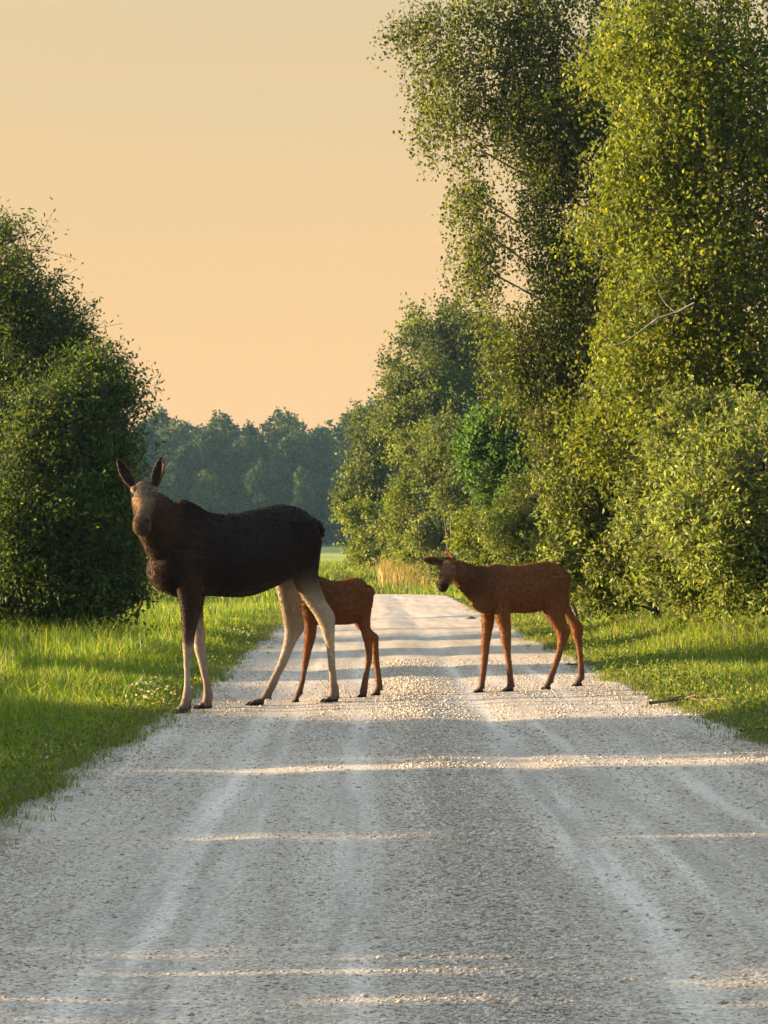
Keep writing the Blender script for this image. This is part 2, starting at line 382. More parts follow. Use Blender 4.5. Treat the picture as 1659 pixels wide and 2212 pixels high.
def cr(st, sub=5):
    """Catmull-Rom through rows of numbers"""
    st = np.asarray(st, float); P = np.concatenate([2 * st[:1] - st[1:2], st, 2 * st[-1:] - st[-2:-1]])
    out = []
    for i in range(1, len(P) - 2):
        for t in np.arange(sub) / sub:
            p0, p1, p2, p3 = P[i - 1:i + 3]
            out.append(0.5 * (2 * p1 + (p2 - p0) * t + (2 * p0 - 5 * p1 + 4 * p2 - p3) * t * t + (3 * p1 - p0 - 3 * p2 + p3) * t ** 3))
    out.append(st[-1]); return np.array(out)
def make_tree(name, label, cat, base, top, lobes, trunk_r, leaf, pal, mat=None, bark=None, group=None, seed=1,
              weep=0.0, clump_r=0.35, limb_every=1, stems=1, trunk_top=0.85, boughs_=()):
    """lobes: (centre, radii, clumps, leaves per clump); leaf: (length, width, droop)"""
    rg = np.random.default_rng(seed); mat = mat or M_leaf; bark = bark or M_bark
    root = empty(name, base); tag(root, label, cat, group)
    B = np.array(base, float); T = np.array(top, float)
    wood, twigs = [], []
    n = 12
    ctrl = (B + T) / 2 + np.array([rg.normal() * 0.25, rg.normal() * 0.25, 0])
    axis_pts = bezier(B - [0, 0, 0.15], ctrl, B + (T - B) * trunk_top, n)
    trunks = [axis_pts]
    wood.append(tube(axis_pts, np.linspace(trunk_r, trunk_r * 0.15, n), 9))
    for s in range(1, stems):
        a = rg.uniform(0, 6.28); e = B + (T - B) * rg.uniform(0.55, 0.85) + np.array([math.cos(a), math.sin(a), 0]) * rg.uniform(0.5, 1.2)
        b0 = B + np.array([math.cos(a), math.sin(a), 0]) * 0.15 - [0, 0, 0.15]
        pts = bezier(b0, (b0 + e) / 2 + rg.normal(size=3) * 0.2, e, n); trunks.append(pts)
        wood.append(tube(pts, np.linspace(trunk_r * 0.8, trunk_r * 0.12, n), 7))
    Ps, Cs = [], []
    ci = 0
    bough_pts = []
    for bp_ in boughs_:
        bp_ = np.array(bp_, float); hz = np.hypot(*(axis_pts[:, :2] - bp_[0, :2]).T)
        i0 = min(int(np.argmin(np.abs(axis_pts[:, 2] - (bp_[0, 2] - 0.5 * hz)))), n - 2)
        bp_ = cr(np.concatenate([axis_pts[i0:i0 + 1], bp_]), 4); L = np.linalg.norm(bp_[-1] - bp_[0])
        bp_ = bp_ + np.sin(np.linspace(0, np.pi, len(bp_)))[:, None] * np.array([0, 0, 0.09 * L]) + np.concatenate([[[0, 0, 0]], rg.normal(size=(len(bp_) - 1, 3)) * 0.03])
        wood.append(tube(bp_, np.linspace(0.006 + 0.0035 * L, 0.004, len(bp_)), 6)); bough_pts.append(bp_)
    for (c, r, nc, nl, *own) in lobes:
        c = np.array(c, float); r = np.array(r, float)
        d = unit(rg.normal(size=(nc, 3))); rad = rg.uniform(0.15, 1, (nc, 1)) ** 0.45
        cc = c + d * rad * r
        tone = rg.uniform(0.55, 1.35, nc)
        # a limb from the stem to the middle of this lobe, side branches leave it towards the clumps
        if own:
            bp_ = bough_pts[own[0]]; k0 = int(np.argmin(np.linalg.norm(bp_ - c, axis=1))); k0 = max(k0, 1)
            limb = np.linspace(0, 1, 10)[:, None] * (bp_[k0] - bp_[k0 - 1]) + bp_[k0 - 1]
        tr = trunks[int(rg.integers(0, len(trunks)))]
        hz = np.hypot(*(tr[:, :2] - c[:2]).T); i0 = min(int(np.argmin(np.abs(tr[:, 2] - (c[2] - 0.6 * hz)))), n - 2)
        s0 = tr[i0]; L = np.linalg.norm(c - s0)
        mid = s0 * 0.5 + c * 0.5 + np.array([rg.normal() * 0.10, rg.normal() * 0.10, 0.14]) * L
        if not own: limb = bezier(s0, mid, c, 10) + np.concatenate([[[0, 0, 0]], rg.normal(size=(9, 3)) * 0.025 * L ** 0.5])
        r0 = min(trunk_r * 0.55 * (1 - i0 / n) + 0.012, 0.012 + 0.011 * L)
        if not own: wood.append(tube(limb, np.linspace(r0, 0.008, 10), 6))
        for k in range(nc):
            ci += 1
            p = cc[k]
            if limb_every and ci % limb_every == 0:
                j = int(np.argmin(np.linalg.norm(limb[3:] - p, axis=1))) + 3; j = max(j - 1, 2); q0 = limb[j]
                L2 = np.linalg.norm(p - q0)
                m2 = (q0 + p) / 2 + np.array([rg.normal() * 0.12, rg.normal() * 0.12, 0.12]) * L2
                wood.append(tube(bezier(q0, m2, p, 5), np.linspace(0.006 + 0.006 * L2, 0.004, 5), 4))
            if weep > 0:
                ns = 6; m_ = max(int(nl * 0.75) // ns, 3)
                st = p + np.clip(rg.normal(size=(ns, 3)), -1.4, 1.4) * clump_r * np.array([1, 1, 0.5])
                ln = weep * rg.uniform(0.35, 1.2, ns)
                out = unit(np.array([p[0] - B[0], p[1] - B[1], 0.0])) * rg.uniform(-0.05, 0.25)
                tt = rg.uniform(0, 1, (ns, m_, 1))
                sway = np.clip(rg.normal(size=(ns, 1, 3)), -1.2, 1.2) * np.array([0.2, 0.2, 0])
                bend = rg.normal(size=(ns, 1, 3)) * np.array([0.10, 0.10, 0.02])
                q = bend * np.sin(3.0 * tt) + st[:, None, :] + tt * ln[:, None, None] * (np.array([0, 0, -1.0]) + out * (1 - tt) + sway) + rg.normal(size=(ns, m_, 3)) * 0.055
                q = q.reshape(-1, 3)
                for s in range(0, ns, 3):
                    t5 = np.linspace(0, 1, 4)[:, None]
                    twigs.append(tube(st[s] + t5 * ln[s] * (np.array([0, 0, -1.0]) + out * (1 - t5) + sway[s, 0]) + bend[s] * np.sin(3.0 * t5), [0.004, 0.003, 0.0025, 0.002], 3))
            else:
                # twigs radiating from the clump centre, leaves along them
                nt_ = 9; m_ = max(int(nl * 0.8) // nt_, 2)
                td = unit(rg.normal(size=(nt_, 3)) + (d[k] * 0.8 + np.array([0, 0, 0.35])))
                tt = rg.uniform(0.05, 1, (nt_, m_, 1)) ** 0.7
                lng = clump_r * rg.uniform(0.6, 1.6, (nt_, 1, 1))
                q = p + td[:, None, :] * tt * lng + rg.normal(size=(nt_, m_, 3)) * clump_r * 0.16
                q = q.reshape(-1, 3)
                for s in range(0, nt_, 3):
                    e = p + td[s] * lng[s, 0, 0]
                    twigs.append(tube(np.array([p, (p + e) / 2, e]), [0.008, 0.005, 0.003], 3))
            Ps.append(q); Cs.append(palette(len(q), pal, rg) * tone[k])
    P = np.concatenate(Ps); C = np.concatenate(Cs)
    keep = P[:, 2] > gz(P[:, 0], P[:, 1]) + 0.03
    P, C = P[keep], C[keep]
    V, F, C = leaves(P - B, leaf[0], leaf[1], leaf[2], C, rg)
    mobj('crown', mesh_np('crown', V, F, mat, C), root)
    V, F, _ = join(wood)
    mobj('trunk', mesh_np('trunk', V - B, F, bark, smooth=True), root)
    V, F, _ = join(twigs)
    tag(mobj('twigs', mesh_np('twigs', V - B, F, M_bark, smooth=True), root), kind='stuff')
    return root
def lob(u, v, ru, rv, D, nc, nl, depth=None):
    """a lobe of foliage seen at pixel (u, v) at distance D along the road"""
    c = at(u, v, D); k = D / FPX
    rx, rz = ru * k, rv * k
    return ((c.x, c.y, c.z), (rx, depth if depth else (rx + rz) * 0.5, rz), nc, nl)
def foot(x, y):
    return (x, y, float(gz(x, y)))

# ------------------------------------------------------------------ trees right of the road
P_birch = [(0.052, 0.08, 0.015), (0.08, 0.108, 0.018), (0.112, 0.135, 0.02), (0.038, 0.06, 0.017)]
P_yel = [(0.092, 0.135, 0.014), (0.13, 0.165, 0.018), (0.06, 0.10, 0.014), (0.165, 0.185, 0.025)]
P_wil = [(0.12, 0.17, 0.04), (0.20, 0.23, 0.085), (0.075, 0.12, 0.025), (0.14, 0.18, 0.035)]
P_green = [(0.03, 0.085, 0.025), (0.05, 0.11, 0.03), (0.07, 0.12, 0.03)]
P_olive = [(0.075, 0.105, 0.028), (0.10, 0.13, 0.03), (0.055, 0.085, 0.022)]
P_dark = [(0.018, 0.045, 0.015), (0.03, 0.065, 0.016), (0.05, 0.09, 0.016), (0.09, 0.12, 0.015)]

Dn = 31.0
# long arching boughs on the road side, twigs hanging from them
boughs, bough_paths = [], []
for pts in [[(1130, 40), (1040, 20), (960, 15), (895, 30), (862, 70)], [(1110, 120), (1020, 105), (950, 110), (905, 150)], [(1100, 210), (1030, 200), (970, 210), (935, 250)],
            [(1080, 300), (1020, 300), (985, 330)], [(1080, 400), (1030, 400), (1005, 430)], [(1070, 500), (1030, 500), (1010, 540)], [(1090, 590), (1050, 590), (1025, 620)], [(1120, 670), (1070, 660), (1040, 680)], [(1200, -40), (1090, -60), (1000, -50)]]:
    pp_ = np.array(pts, float); bough_paths.append([tuple(at(u, v, Dn)) for u, v in pts])
    for i in range(len(pp_) - 1):
        for f in (0.15, 0.65):
            if rng.uniform() < 0.22: continue
            q_ = pp_[i] * (1 - f) + pp_[i + 1] * f
            boughs.append(lob(q_[0], q_[1], 24, 16, Dn + 0.4 * math.sin(3 * q_[0]), 4, 175, 0.40) + (len(bough_paths) - 1,))
make_tree('birch_tree', 'tall weeping birch with thin hanging twigs and sky showing through its crown', 'tree', foot(6.6, Dn + 0.5), at(1330, -330, Dn + 0.5),
    boughs + [lob(1150, 60, 60, 70, Dn, 26, 150), lob(1150, 230, 70, 90, Dn, 40, 160), lob(1170, 400, 50, 100, Dn, 36, 160), lob(1255, 160, 90, 130, Dn, 64, 170), lob(1330, 330, 50, 150, Dn, 44, 170),
     lob(1215, 570, 55, 110, Dn, 46, 170), lob(1310, 600, 90, 150, Dn, 70, 170), lob(1200, 730, 110, 70, Dn, 52, 170), lob(1260, 870, 110, 110, Dn, 66, 170), lob(1120, 770, 60, 50, Dn, 18, 150), lob(1230, 300, 40, 60, Dn, 18, 160), lob(1250, -80, 180, 130, Dn, 60, 150)],
    0.17, (0.060, 0.044, 0.9), P_birch, bark=M_birch, seed=11, weep=0.85, clump_r=0.18, limb_every=3, boughs_=bough_paths)
Dn = 27.5
make_tree('leafy_tree', 'big yellow green tree in full sun beside the weeping birch', 'tree', foot(7.2, Dn), at(1580, -350, Dn),
    [lob(1430, 60, 110, 130, Dn, 60, 150), lob(1560, 130, 140, 150, Dn, 80, 150), lob(1450, 260, 110, 110, Dn, 60, 150), lob(1590, 360, 130, 140, Dn, 80, 150),
     lob(1440, 450, 100, 110, Dn, 60, 150), lob(1560, 560, 130, 120, Dn, 80, 150), lob(1430, 640, 95, 100, Dn, 60, 150), lob(1590, 740, 120, 110, Dn, 70, 150),
     lob(1430, 800, 90, 80, Dn, 46, 150), lob(1340, 130, 60, 60, Dn + 1, 24, 150), lob(1325, 480, 55, 50, Dn + 1, 20, 150), lob(1350, 720, 70, 60, Dn + 1, 28, 150), lob(1380, 350, 50, 60, Dn, 22, 150), lob(1300, 900, 80, 70, Dn + 2, 34, 150), lob(1480, 880, 90, 60, Dn, 34, 150), lob(1560, -140, 190, 150, Dn, 60, 120), lob(1760, 200, 120, 260, Dn, 50, 110), lob(1760, 620, 110, 220, Dn, 44, 110)],
    0.15, (0.068, 0.048, 0.6), P_yel, seed=12, weep=0.5, clump_r=0.26, limb_every=3)
Dn = 25.5
make_tree('willow_shrub', 'pale broad willow shrub spilling over the grass beside the fallen twigs', 'shrub', foot(6.3, Dn + 1), at(1560, 850, Dn + 1),
    [lob(1500, 960, 120, 110, Dn + 1, 60, 130), lob(1620, 1000, 120, 130, Dn, 66, 130), lob(1560, 1130, 130, 110, Dn, 74, 130), lob(1430, 1120, 90, 100, Dn + 2, 50, 130),
     lob(1640, 1240, 110, 90, Dn, 56, 130), lob(1490, 1240, 110, 80, Dn + 1, 60, 130), lob(1790, 1050, 110, 200, Dn, 40, 100)],
    0.05, (0.085, 0.036, 0.2), P_wil, seed=13, clump_r=0.26, limb_every=2, stems=6)
Dn = 31.5
make_tree('willow_shrub', 'willow shrub directly behind the calf that stands alone', 'shrub', foot(4.6, Dn), at(1300, 880, Dn),
    [lob(1310, 950, 90, 90, Dn, 44, 140), lob(1390, 1010, 80, 100, Dn, 40, 140), lob(1240, 1040, 80, 100, Dn, 44, 140), lob(1340, 1120, 100, 90, Dn, 52, 140),
     lob(1230, 1160, 75, 70, Dn, 40, 140), lob(1370, 1220, 90, 70, Dn - 0.5, 42, 140), lob(1300, 1270, 90, 45, Dn, 40, 140)],
    0.05, (0.085, 0.038, 0.2), P_wil, seed=14, clump_r=0.28, limb_every=2, stems=5)
Dn = 40.0
make_tree('round_leaf_tree', 'small bluish green tree with dense dark leaves behind the willow shrubs', 'tree', foot(3.6, Dn + 1), at(1090, 860, Dn + 1),
    [lob(1085, 920, 60, 55, Dn, 34, 150), lob(1060, 990, 55, 60, Dn, 32, 150), lob(1130, 960, 50, 70, Dn, 32, 150), lob(1110, 1060, 70, 60, Dn, 38, 150)],
    0.07, (0.085, 0.065, 0.5), P_green, seed=15, clump_r=0.30, limb_every=2, stems=2)
Dn = 37.0
make_tree('roadside_shrub', 'light green shrub at the foot of the bluish green tree', 'shrub', foot(3.7, Dn), at(1150, 1020, Dn),
    [lob(1160, 1080, 60, 70, Dn, 40, 140), lob(1100, 1150, 60, 45, Dn, 34, 140), lob(1190, 1170, 60, 50, Dn, 34, 140), lob(1150, 1250, 80, 55, Dn, 50, 140)],
    0.04, (0.075, 0.04, 0.3), P_wil, seed=16, clump_r=0.26, limb_every=2, stems=4)
Dn = 86.0
make_tree('alder_tree', 'tall olive rounded tree rising above the bushes at the road bend', 'tree', foot(4.0, Dn + 3), at(975, 640, Dn + 3),
    [lob(950, 720, 70, 60, Dn + 2, 44, 190), lob(1010, 760, 70, 90, Dn + 2, 50, 190), lob(920, 810, 80, 80, Dn + 1, 60, 190), lob(1000, 880, 80, 80, Dn, 50, 190),
     lob(890, 900, 80, 70, Dn, 52, 190), lob(960, 950, 80, 70, Dn, 44, 190), lob(1060, 820, 50, 110, Dn + 3, 36, 160), lob(960, 1080, 90, 100, Dn, 60, 170)],
    0.2, (0.15, 0.10, 0.4), P_olive, seed=17, clump_r=0.7, limb_every=2)
ch = [o for o in COL.objects if o.name.startswith('leafy_tree')][0]
P = np.array([tuple(at(u, v, 25.3) - ch.location) for u, v in [(1500, 655), (1460, 676), (1420, 688), (1385, 715), (1345, 742), (1300, 752)]])
tb = [tube(P, np.linspace(0.016, 0.006, 6), 6), tube(np.array([P[2], P[2] + [-.12, -.05, .10], P[2] + [-.30, -.05, .13]]), [.007, .005, .003], 5), tube(np.array([P[1], P[1] + [-.12, .05, .12], P[1] + [-.2, .05, .25]]), [.007, .005, .003], 5)]
V, F, _ = join(tb); tag(mobj('bare_branch', mesh_np('bare_branch', V, F, M_birch, smooth=True), ch), 'bare pale branch')
bush_specs = [
    ('alder_tree', 'narrow bright green tree in front of the tall olive tree', 'tree', 81, (905, 1190), (900, 930), [(900, 985, 40, 50), (915, 1060, 45, 60), (890, 1110, 45, 55)], P_yel),
    ('alder_tree', 'dark olive tree with rounded crown beside the bluish green tree', 'tree', 73, (980, 1200), (975, 900), [(975, 960, 55, 55), (960, 1040, 60, 60), (1010, 1050, 45, 70)], P_olive),
    ('alder_tree', 'olive tree leaning out over the far field, last of the row', 'tree', 94, (815, 1200), (800, 880), [(800, 930, 40, 45), (800, 1000, 48, 55), (775, 1070, 45, 55), (820, 1100, 50, 55)], P_olive),
    ('roadside_shrub', 'low rounded shrub under the leaning olive tree by the field', 'shrub', 92, (800, 1205), (795, 1100), [(780, 1130, 35, 40), (820, 1160, 45, 35)], P_yel),
    ('roadside_shrub', 'rounded light green shrub above the dry grass at the bend', 'shrub', 80, (950, 1215), (950, 1080), [(950, 1120, 50, 40), (930, 1160, 45, 35), (985, 1155, 45, 40)], P_wil),
    ('roadside_shrub', 'yellowish shrub just behind the lone calf\'s ears', 'shrub', 52, (1045, 1220), (1045, 1080), [(1040, 1130, 50, 45), (1070, 1165, 45, 40), (1020, 1180, 40, 30)], P_yel),
    ('roadside_shrub', 'small shrub between the dry grass and the narrow bright tree', 'shrub', 86, (870, 1205), (868, 1110), [(868, 1140, 40, 40), (850, 1170, 35, 25), (895, 1170, 35, 28)], P_wil),
]
for i, (nm, lb, ct, D, (bu, bv), (tu, tv), lbs, pal) in enumerate(bush_specs):
    bx = at(bu, bv, D).x
    make_tree(nm, lb, ct, foot(bx, D), at(tu, tv, D), [lob(u, v, ru, rv, D, max(12, int(ru * rv / 75)), 160) for (u, v, ru, rv) in lbs + [(bu, (bv + 1200 + FPX * (CAM_H - float(gz(bx, D))) / D) / 2, 48, 30 if D > 60 else 55)]],
              0.06, (0.0017 * D, 0.0011 * D, 0.3), pal, seed=30 + i, clump_r=0.0062 * D, limb_every=2, stems=3)

# ------------------------------------------------------------------ trees left of the road
Dn = 36.0
make_tree('bird_cherry_tree', 'tall dark green tree with a pointed top at the grassy verge', 'tree', foot(-7.0, Dn + 2), at(-10, 470, Dn + 1),
    [lob(15, 560, 30, 60, Dn, 20, 170), lob(-10, 680, 70, 90, Dn, 60, 180), lob(60, 730, 60, 70, Dn, 44, 180), lob(110, 790, 55, 70, Dn, 38, 180), lob(0, 850, 120, 100, Dn + 1, 90, 180),
     lob(-140, 800, 110, 160, Dn + 1, 60, 150), lob(-60, 1000, 150, 100, Dn + 1, 80, 170), lob(165, 715, 28, 25, Dn, 9, 120), lob(75, 620, 28, 30, Dn, 8, 120), lob(130, 690, 35, 30, Dn, 12, 130), lob(60, 540, 16, 30, Dn, 5, 100), lob(170, 790, 45, 40, Dn, 18, 150)],
    0.13, (0.095, 0.034, 0.3), P_dark, seed=51, clump_r=0.46, limb_every=2, stems=2)
Dn = 33.5
make_tree('bird_cherry_tree', 'dark bushy tree with drooping lower branches behind the cow moose\'s head', 'tree', foot(-4.9, Dn + 1.5), at(190, 800, Dn + 1),
    [lob(195, 845, 60, 38, Dn, 30, 160), lob(255, 850, 28, 30, Dn, 10, 130), lob(240, 890, 42, 45, Dn, 20, 150), lob(210, 800, 25, 20, Dn, 7, 120), lob(130, 930, 90, 80, Dn, 66, 180), lob(220, 980, 55, 70, Dn, 40, 180), lob(60, 1060, 110, 100, Dn, 80, 180),
     lob(180, 1090, 80, 90, Dn, 60, 180), lob(240, 1140, 55, 90, Dn, 42, 170), lob(100, 1200, 110, 80, Dn, 70, 180), lob(220, 1240, 70, 50, Dn, 34, 160), lob(10, 1230, 90, 90, Dn, 60, 170), lob(150, 1300, 100, 38, Dn, 46, 160), lob(40, 1310, 110, 45, Dn, 46, 160), lob(245, 1290, 45, 35, Dn, 20, 150)],
    0.10, (0.095, 0.036, 0.3), P_dark, seed=52, clump_r=0.46, limb_every=2, stems=3)
Dn = 44.0
make_tree('roadside_shrub', 'shrub showing past the cow moose\'s chest at the far left verge', 'shrub', foot(-4.9, Dn), at(270, 1080, Dn),
    [lob(280, 1130, 40, 60, Dn, 24, 150), lob(270, 1210, 45, 45, Dn, 24, 150), lob(230, 1150, 60, 90, Dn, 34, 150)],
    0.05, (0.10, 0.06, 0.3), P_olive, seed=53, clump_r=0.36, limb_every=2, stems=3)
# hedge outside the picture on the left: its long shadows lie across the near road
hedge = [(-8.2, 3.1, 2.6, 1.5), (-8.3, 6.1, 2.8, 1.6), (-8.6, 9.55, 2.8, 1.6), (-8.2, 12.4, 2.7, 1.6), (-8.4, 16.1, 2.6, 1.6), (-8.6, 24.6, 1.9, 0.8), (-8.7, 29.5, 1.9, 1.0)]
for i, (hx, hy, hh_, hr) in enumerate(hedge):
    b = foot(hx, hy)
    make_tree('hedge_shrub', 'dense hazel shrub in the hedge left of the road', 'shrub', b, (hx, hy, b[2] + hh_),
        [((hx, hy, b[2] + hh_ * 0.62), (hr, hr, hh_ * 0.36), 120, 120), ((hx, hy, b[2] + hh_ * 0.25), (hr * 0.9, hr, hh_ * 0.25), 90, 120)],
        0.05, (0.12, 0.09, 0.3), P_dark, seed=60 + i, clump_r=0.3, limb_every=3, stems=4, group='hedge shrubs left of the road')

# ------------------------------------------------------------------ the wood beyond the field
P_w = [[(0.035, 0.06, 0.025), (0.05, 0.075, 0.03)], [(0.055, 0.08, 0.03), (0.08, 0.095, 0.035)], [(0.025, 0.05, 0.028), (0.04, 0.065, 0.03)], [(0.045, 0.085, 0.03), (0.06, 0.09, 0.03)]]
W_lab = ['dark rounded tree in the wood beyond the field', 'lighter olive tree in the wood beyond the field', 'deep bluish green tree in the wood beyond the field', 'narrow birch tree with a pale trunk in the wood beyond the field']
protos = []
for k in range(4):
    H = [17.5, 16.5, 18.0, 17.0][k]; wdt = [3.6, 3.2, 3.4, 2.3][k]
    rg = np.random.default_rng(80 + k)
    lo = [((0, 0, 1.6), (wdt * 1.1, wdt * 0.8, 1.7), 36, 60), ((0, 0, H * 0.84), (wdt * 0.55, wdt * 0.55, H * 0.13), 30, 60)]
    for j in range(9):
        a = rg.uniform(0, 6.28); rr = wdt * rg.uniform(0.2, 0.6); hz = H * rg.uniform(0.28, 0.75)
        lo.append(((rr * math.cos(a), rr * math.sin(a), hz), (wdt * 0.55, wdt * 0.55, H * 0.12), 24, 60))
    # built at the world origin of the prototype, moved afterwards
    r_ = make_tree('wood_tree', W_lab[k], 'tree', (0, 0, 0), (0.2, 0, H), lo, 0.2, (0.50, 0.36, 0.3), P_w[k], mat=M_farleaf, bark=M_birch if k == 3 else M_bark,
                   group='trees of the wood beyond the field', seed=80 + k, clump_r=0.75, limb_every=3)
    protos.append(r_)
def copy_tree(root):
    c = root.copy(); COL.objects.link(c)
    for ch in [o for o in bpy.data.objects if o.parent == root]:
        d = ch.copy(); COL.objects.link(d); d.parent = c
    return c
rw = np.random.default_rng(5)
spots = []
for row, (yy, hs, x0, x1, st) in enumerate([(262, 0.60, -56, 12, 5.0), (274, 0.80, -58, 14, 4.4), (288, 0.98, -60, 14, 3.8), (303, 1.02, -64, 18, 3.4)]):
    x = x0
    while x < x1:
        spots.append((x + rw.normal() * 0.8, yy + rw.normal() * 2.5, hs * rw.uniform(0.9, 1.06), int(rw.integers(0, 4)), row))
        x += st * rw.uniform(0.8, 1.2)
first = [True] * 4
W_kind = ['dark rounded tree', 'lighter olive tree', 'deep bluish green tree', 'pale trunked birch tree']
W_row = ['low %s at the front edge of the wood by the field', '%s in the second rank of the wood beyond the field', 'tall %s in the middle of the wood beyond the field', 'tallest %s forming the skyline of the wood beyond the field']
for (x, y, s, k, row) in spots:
    r_ = protos[k] if first[k] else copy_tree(protos[k]); first[k] = False
    r_['label'] = W_row[row] % W_kind[k]; r_['group'] = 'trees of the wood beyond the field'
    r_.location = (x, y, float(gz(x, y)) - 0.1); r_.scale = (s * rw.uniform(0.9, 1.15), s, s); r_.rotation_euler.z = rw.uniform(0, 6.28)
# the mass behind and to the sides that reads as one
rg = np.random.default_rng(91)
Ps, Cs = [], []
for i in range(520):
    x = rg.uniform(-260, 240); y = rg.uniform(318, 350) if -70 < x < 22 else rg.uniform(275, 350)
    H = rg.uniform(14, 19); z0 = float(gz(x, y)); k = int(rg.integers(0, 4))
    q = unit(rg.normal(size=(170, 3))) * (rg.uniform(0.3, 1, (170, 1)) ** 0.5) * np.array([3, 3, H * 0.42]) + [x, y, z0 + H * 0.55]
    Ps.append(q); Cs.append(palette(170, P_w[k], rg) * rg.uniform(0.75, 1.2))
V, F, C = leaves(np.concatenate(Ps), 1.5, 1.1, 0.3, np.concatenate(Cs), rg)
tag(mobj('far_wood', mesh_np('far_wood', V, F, M_farleaf, C)), 'dense mass of trees filling the back of the wood', 'wood', kind='stuff')

# ------------------------------------------------------------------ grass verges
G_lush = [(0.08, 0.17, 0.012), (0.12, 0.22, 0.016), (0.17, 0.24, 0.02), (0.055, 0.12, 0.016), (0.26, 0.25, 0.07)]
G_short = [(0.09, 0.14, 0.025), (0.13, 0.17, 0.03), (0.06, 0.10, 0.02), (0.20, 0.18, 0.06)]
G_dry = [(0.34, 0.24, 0.13), (0.26, 0.17, 0.08), (0.40, 0.29, 0.17), (0.16, 0.15, 0.05)]
def hgt(x, y):  # patchiness
    return 0.5 + 0.5 * np.sin(0.9 * x + 0.55 * y + 1.3 * np.sin(0.37 * y)) * np.sin(0.8 * y - 0.6 * x)
def scatter(n, y0, y1, xf, power=1.0):
    t = rng.uniform(0, 1, n); y = y0 * (y1 / y0) ** (t ** power); a, b = xf(y)
    x = a + (b - a) * rng.uniform(0, 1, n)
    return x, y
def edge_noise(y): return 0.10 * np.sin(1.7 * y) + 0.07 * np.sin(4.1 * y + 1) + 0.08 * np.sin(0.6 * y)
def verge(name, label, parts):
    V, F, C = join(parts); tag(mobj(name, mesh_np(name, V, F, M_grass, C)), label, 'grass', kind='stuff')
# left
parts = []
x, y = scatter(110000, 7.5, 62, lambda y: (-np.maximum(0.235 * y, 4.0), xl(y) - 0.02 + edge_noise(y)))
e = np.clip((xl(y) - x) / 1.3, 0, 1)
H = (0.05 + 0.32 * e) * (0.6 + 0.7 * hgt(x, y))
P = np.stack([x, y, gz(x, y) - 0.01], 1)
parts.append(blades(P, H, 0.38, np.clip(0.0045 * y / 11, 0.005, 0.016), palette(len(P), G_lush, rng), rng))
x, y = scatter(22000, 8, 50, lambda y: (xl(y) - 0.45, xl(y) + 0.06 + np.maximum(edge_noise(y), -0.06)))
P = np.stack([x, y, gz(x, y) - 0.005], 1)
parts.append(blades(P, 0.09, 0.6, 0.006, palette(len(P), G_short, rng), rng))
# taller stems by the trees
x, y = scatter(26000, 15, 42, lambda y: (-np.maximum(0.235 * y, 4.5), XL - 1.9 + 0 * y))
P = np.stack([x, y, gz(x, y) - 0.01], 1)
parts.append(blades(P, 0.62 * (0.55 + 0.7 * hgt(y, x)), 0.28, 0.009, palette(len(P), G_lush, rng), rng))
verge('left_verge_grass', 'lush green grass on the verge left of the road', parts)
# right
parts = []
x, y = scatter(85000, 9, 62, lambda y: (xr(y) + 0.02 - edge_noise(y * 1.1), np.maximum(0.205 * y, 5.2)))
e = np.clip((x - xr(y)) / 1.4, 0, 1)
P = np.stack([x, y, gz(x, y) - 0.01], 1)
parts.append(blades(P, (0.05 + 0.26 * e) * (0.55 + 0.7 * hgt(x, y)), 0.5, np.clip(0.0045 * y / 11, 0.005, 0.016), palette(len(P), G_short + G_lush, rng), rng))
x, y = scatter(22000, 9, 50, lambda y: (xr(y) - 0.06 - np.maximum(edge_noise(y * 1.1), -0.06), xr(y) + 0.5))
P = np.stack([x, y, gz(x, y) - 0.005], 1)
parts.append(blades(P, 0.08, 0.7, 0.006, palette(len(P), G_short, rng), rng))
verge('right_verge_grass', 'short green grass on the verge right of the road', parts)
# sparse tufts creeping onto the gravel
parts = []
for sg in (-1, 1):
    y = 8 * (50 / 8) ** rng.uniform(0, 1, 1300); q = rng.exponential(0.08, 1300).clip(0, 0.4)
    x = np.where(sg < 0, xl(y) + q, xr(y) - q); nb_ = 7
    P = np.repeat(np.stack([x, y, gz(x, y) + 0.01], 1), nb_, 0) + rng.normal(size=(1300 * nb_, 3)) * [0.02, 0.02, 0]
    parts.append(blades(P, 0.05, 0.8, 0.005, palette(len(P), G_short, rng), rng))
verge('edge_tufts', 'sparse short tufts creeping from both verges onto the gravel', parts)
# beyond the bend
parts = []
x, y = scatter(70000, 60, 104, lambda y: (-16 + 0 * y, 9 + 0 * y))
k = road_dist(x, y) > HW + 0.05; x, y = x[k], y[k]
P = np.stack([x, y, gz(x, y) - 0.01], 1)
parts.append(blades(P, 0.30 * (0.5 + 0.7 * hgt(x, y)) * np.where((x < -2.6) & (y < 73), 2.2, 1.0), 0.4, 0.03, palette(len(P), G_short + G_lush, rng), rng))
verge('bend_grass', 'green grass behind the bend of the road', parts)
parts = []
n = 4500
c = rng.normal(size=(n, 2)) * [0.9, 2.2] + [1.9, 81]
k = (road_dist(c[:, 0], c[:, 1]) > HW + 0.2) & (c[:, 0] > 0.5); c = c[k]
P = np.stack([c[:, 0], c[:, 1], gz(c[:, 0], c[:, 1]) - 0.01], 1)
parts.append(blades(P, 0.8, 0.3, 0.02, palette(len(P), G_dry + G_short, rng), rng))
verge('dry_grass', 'tall dry pinkish tan grass at the bend of the road', parts)
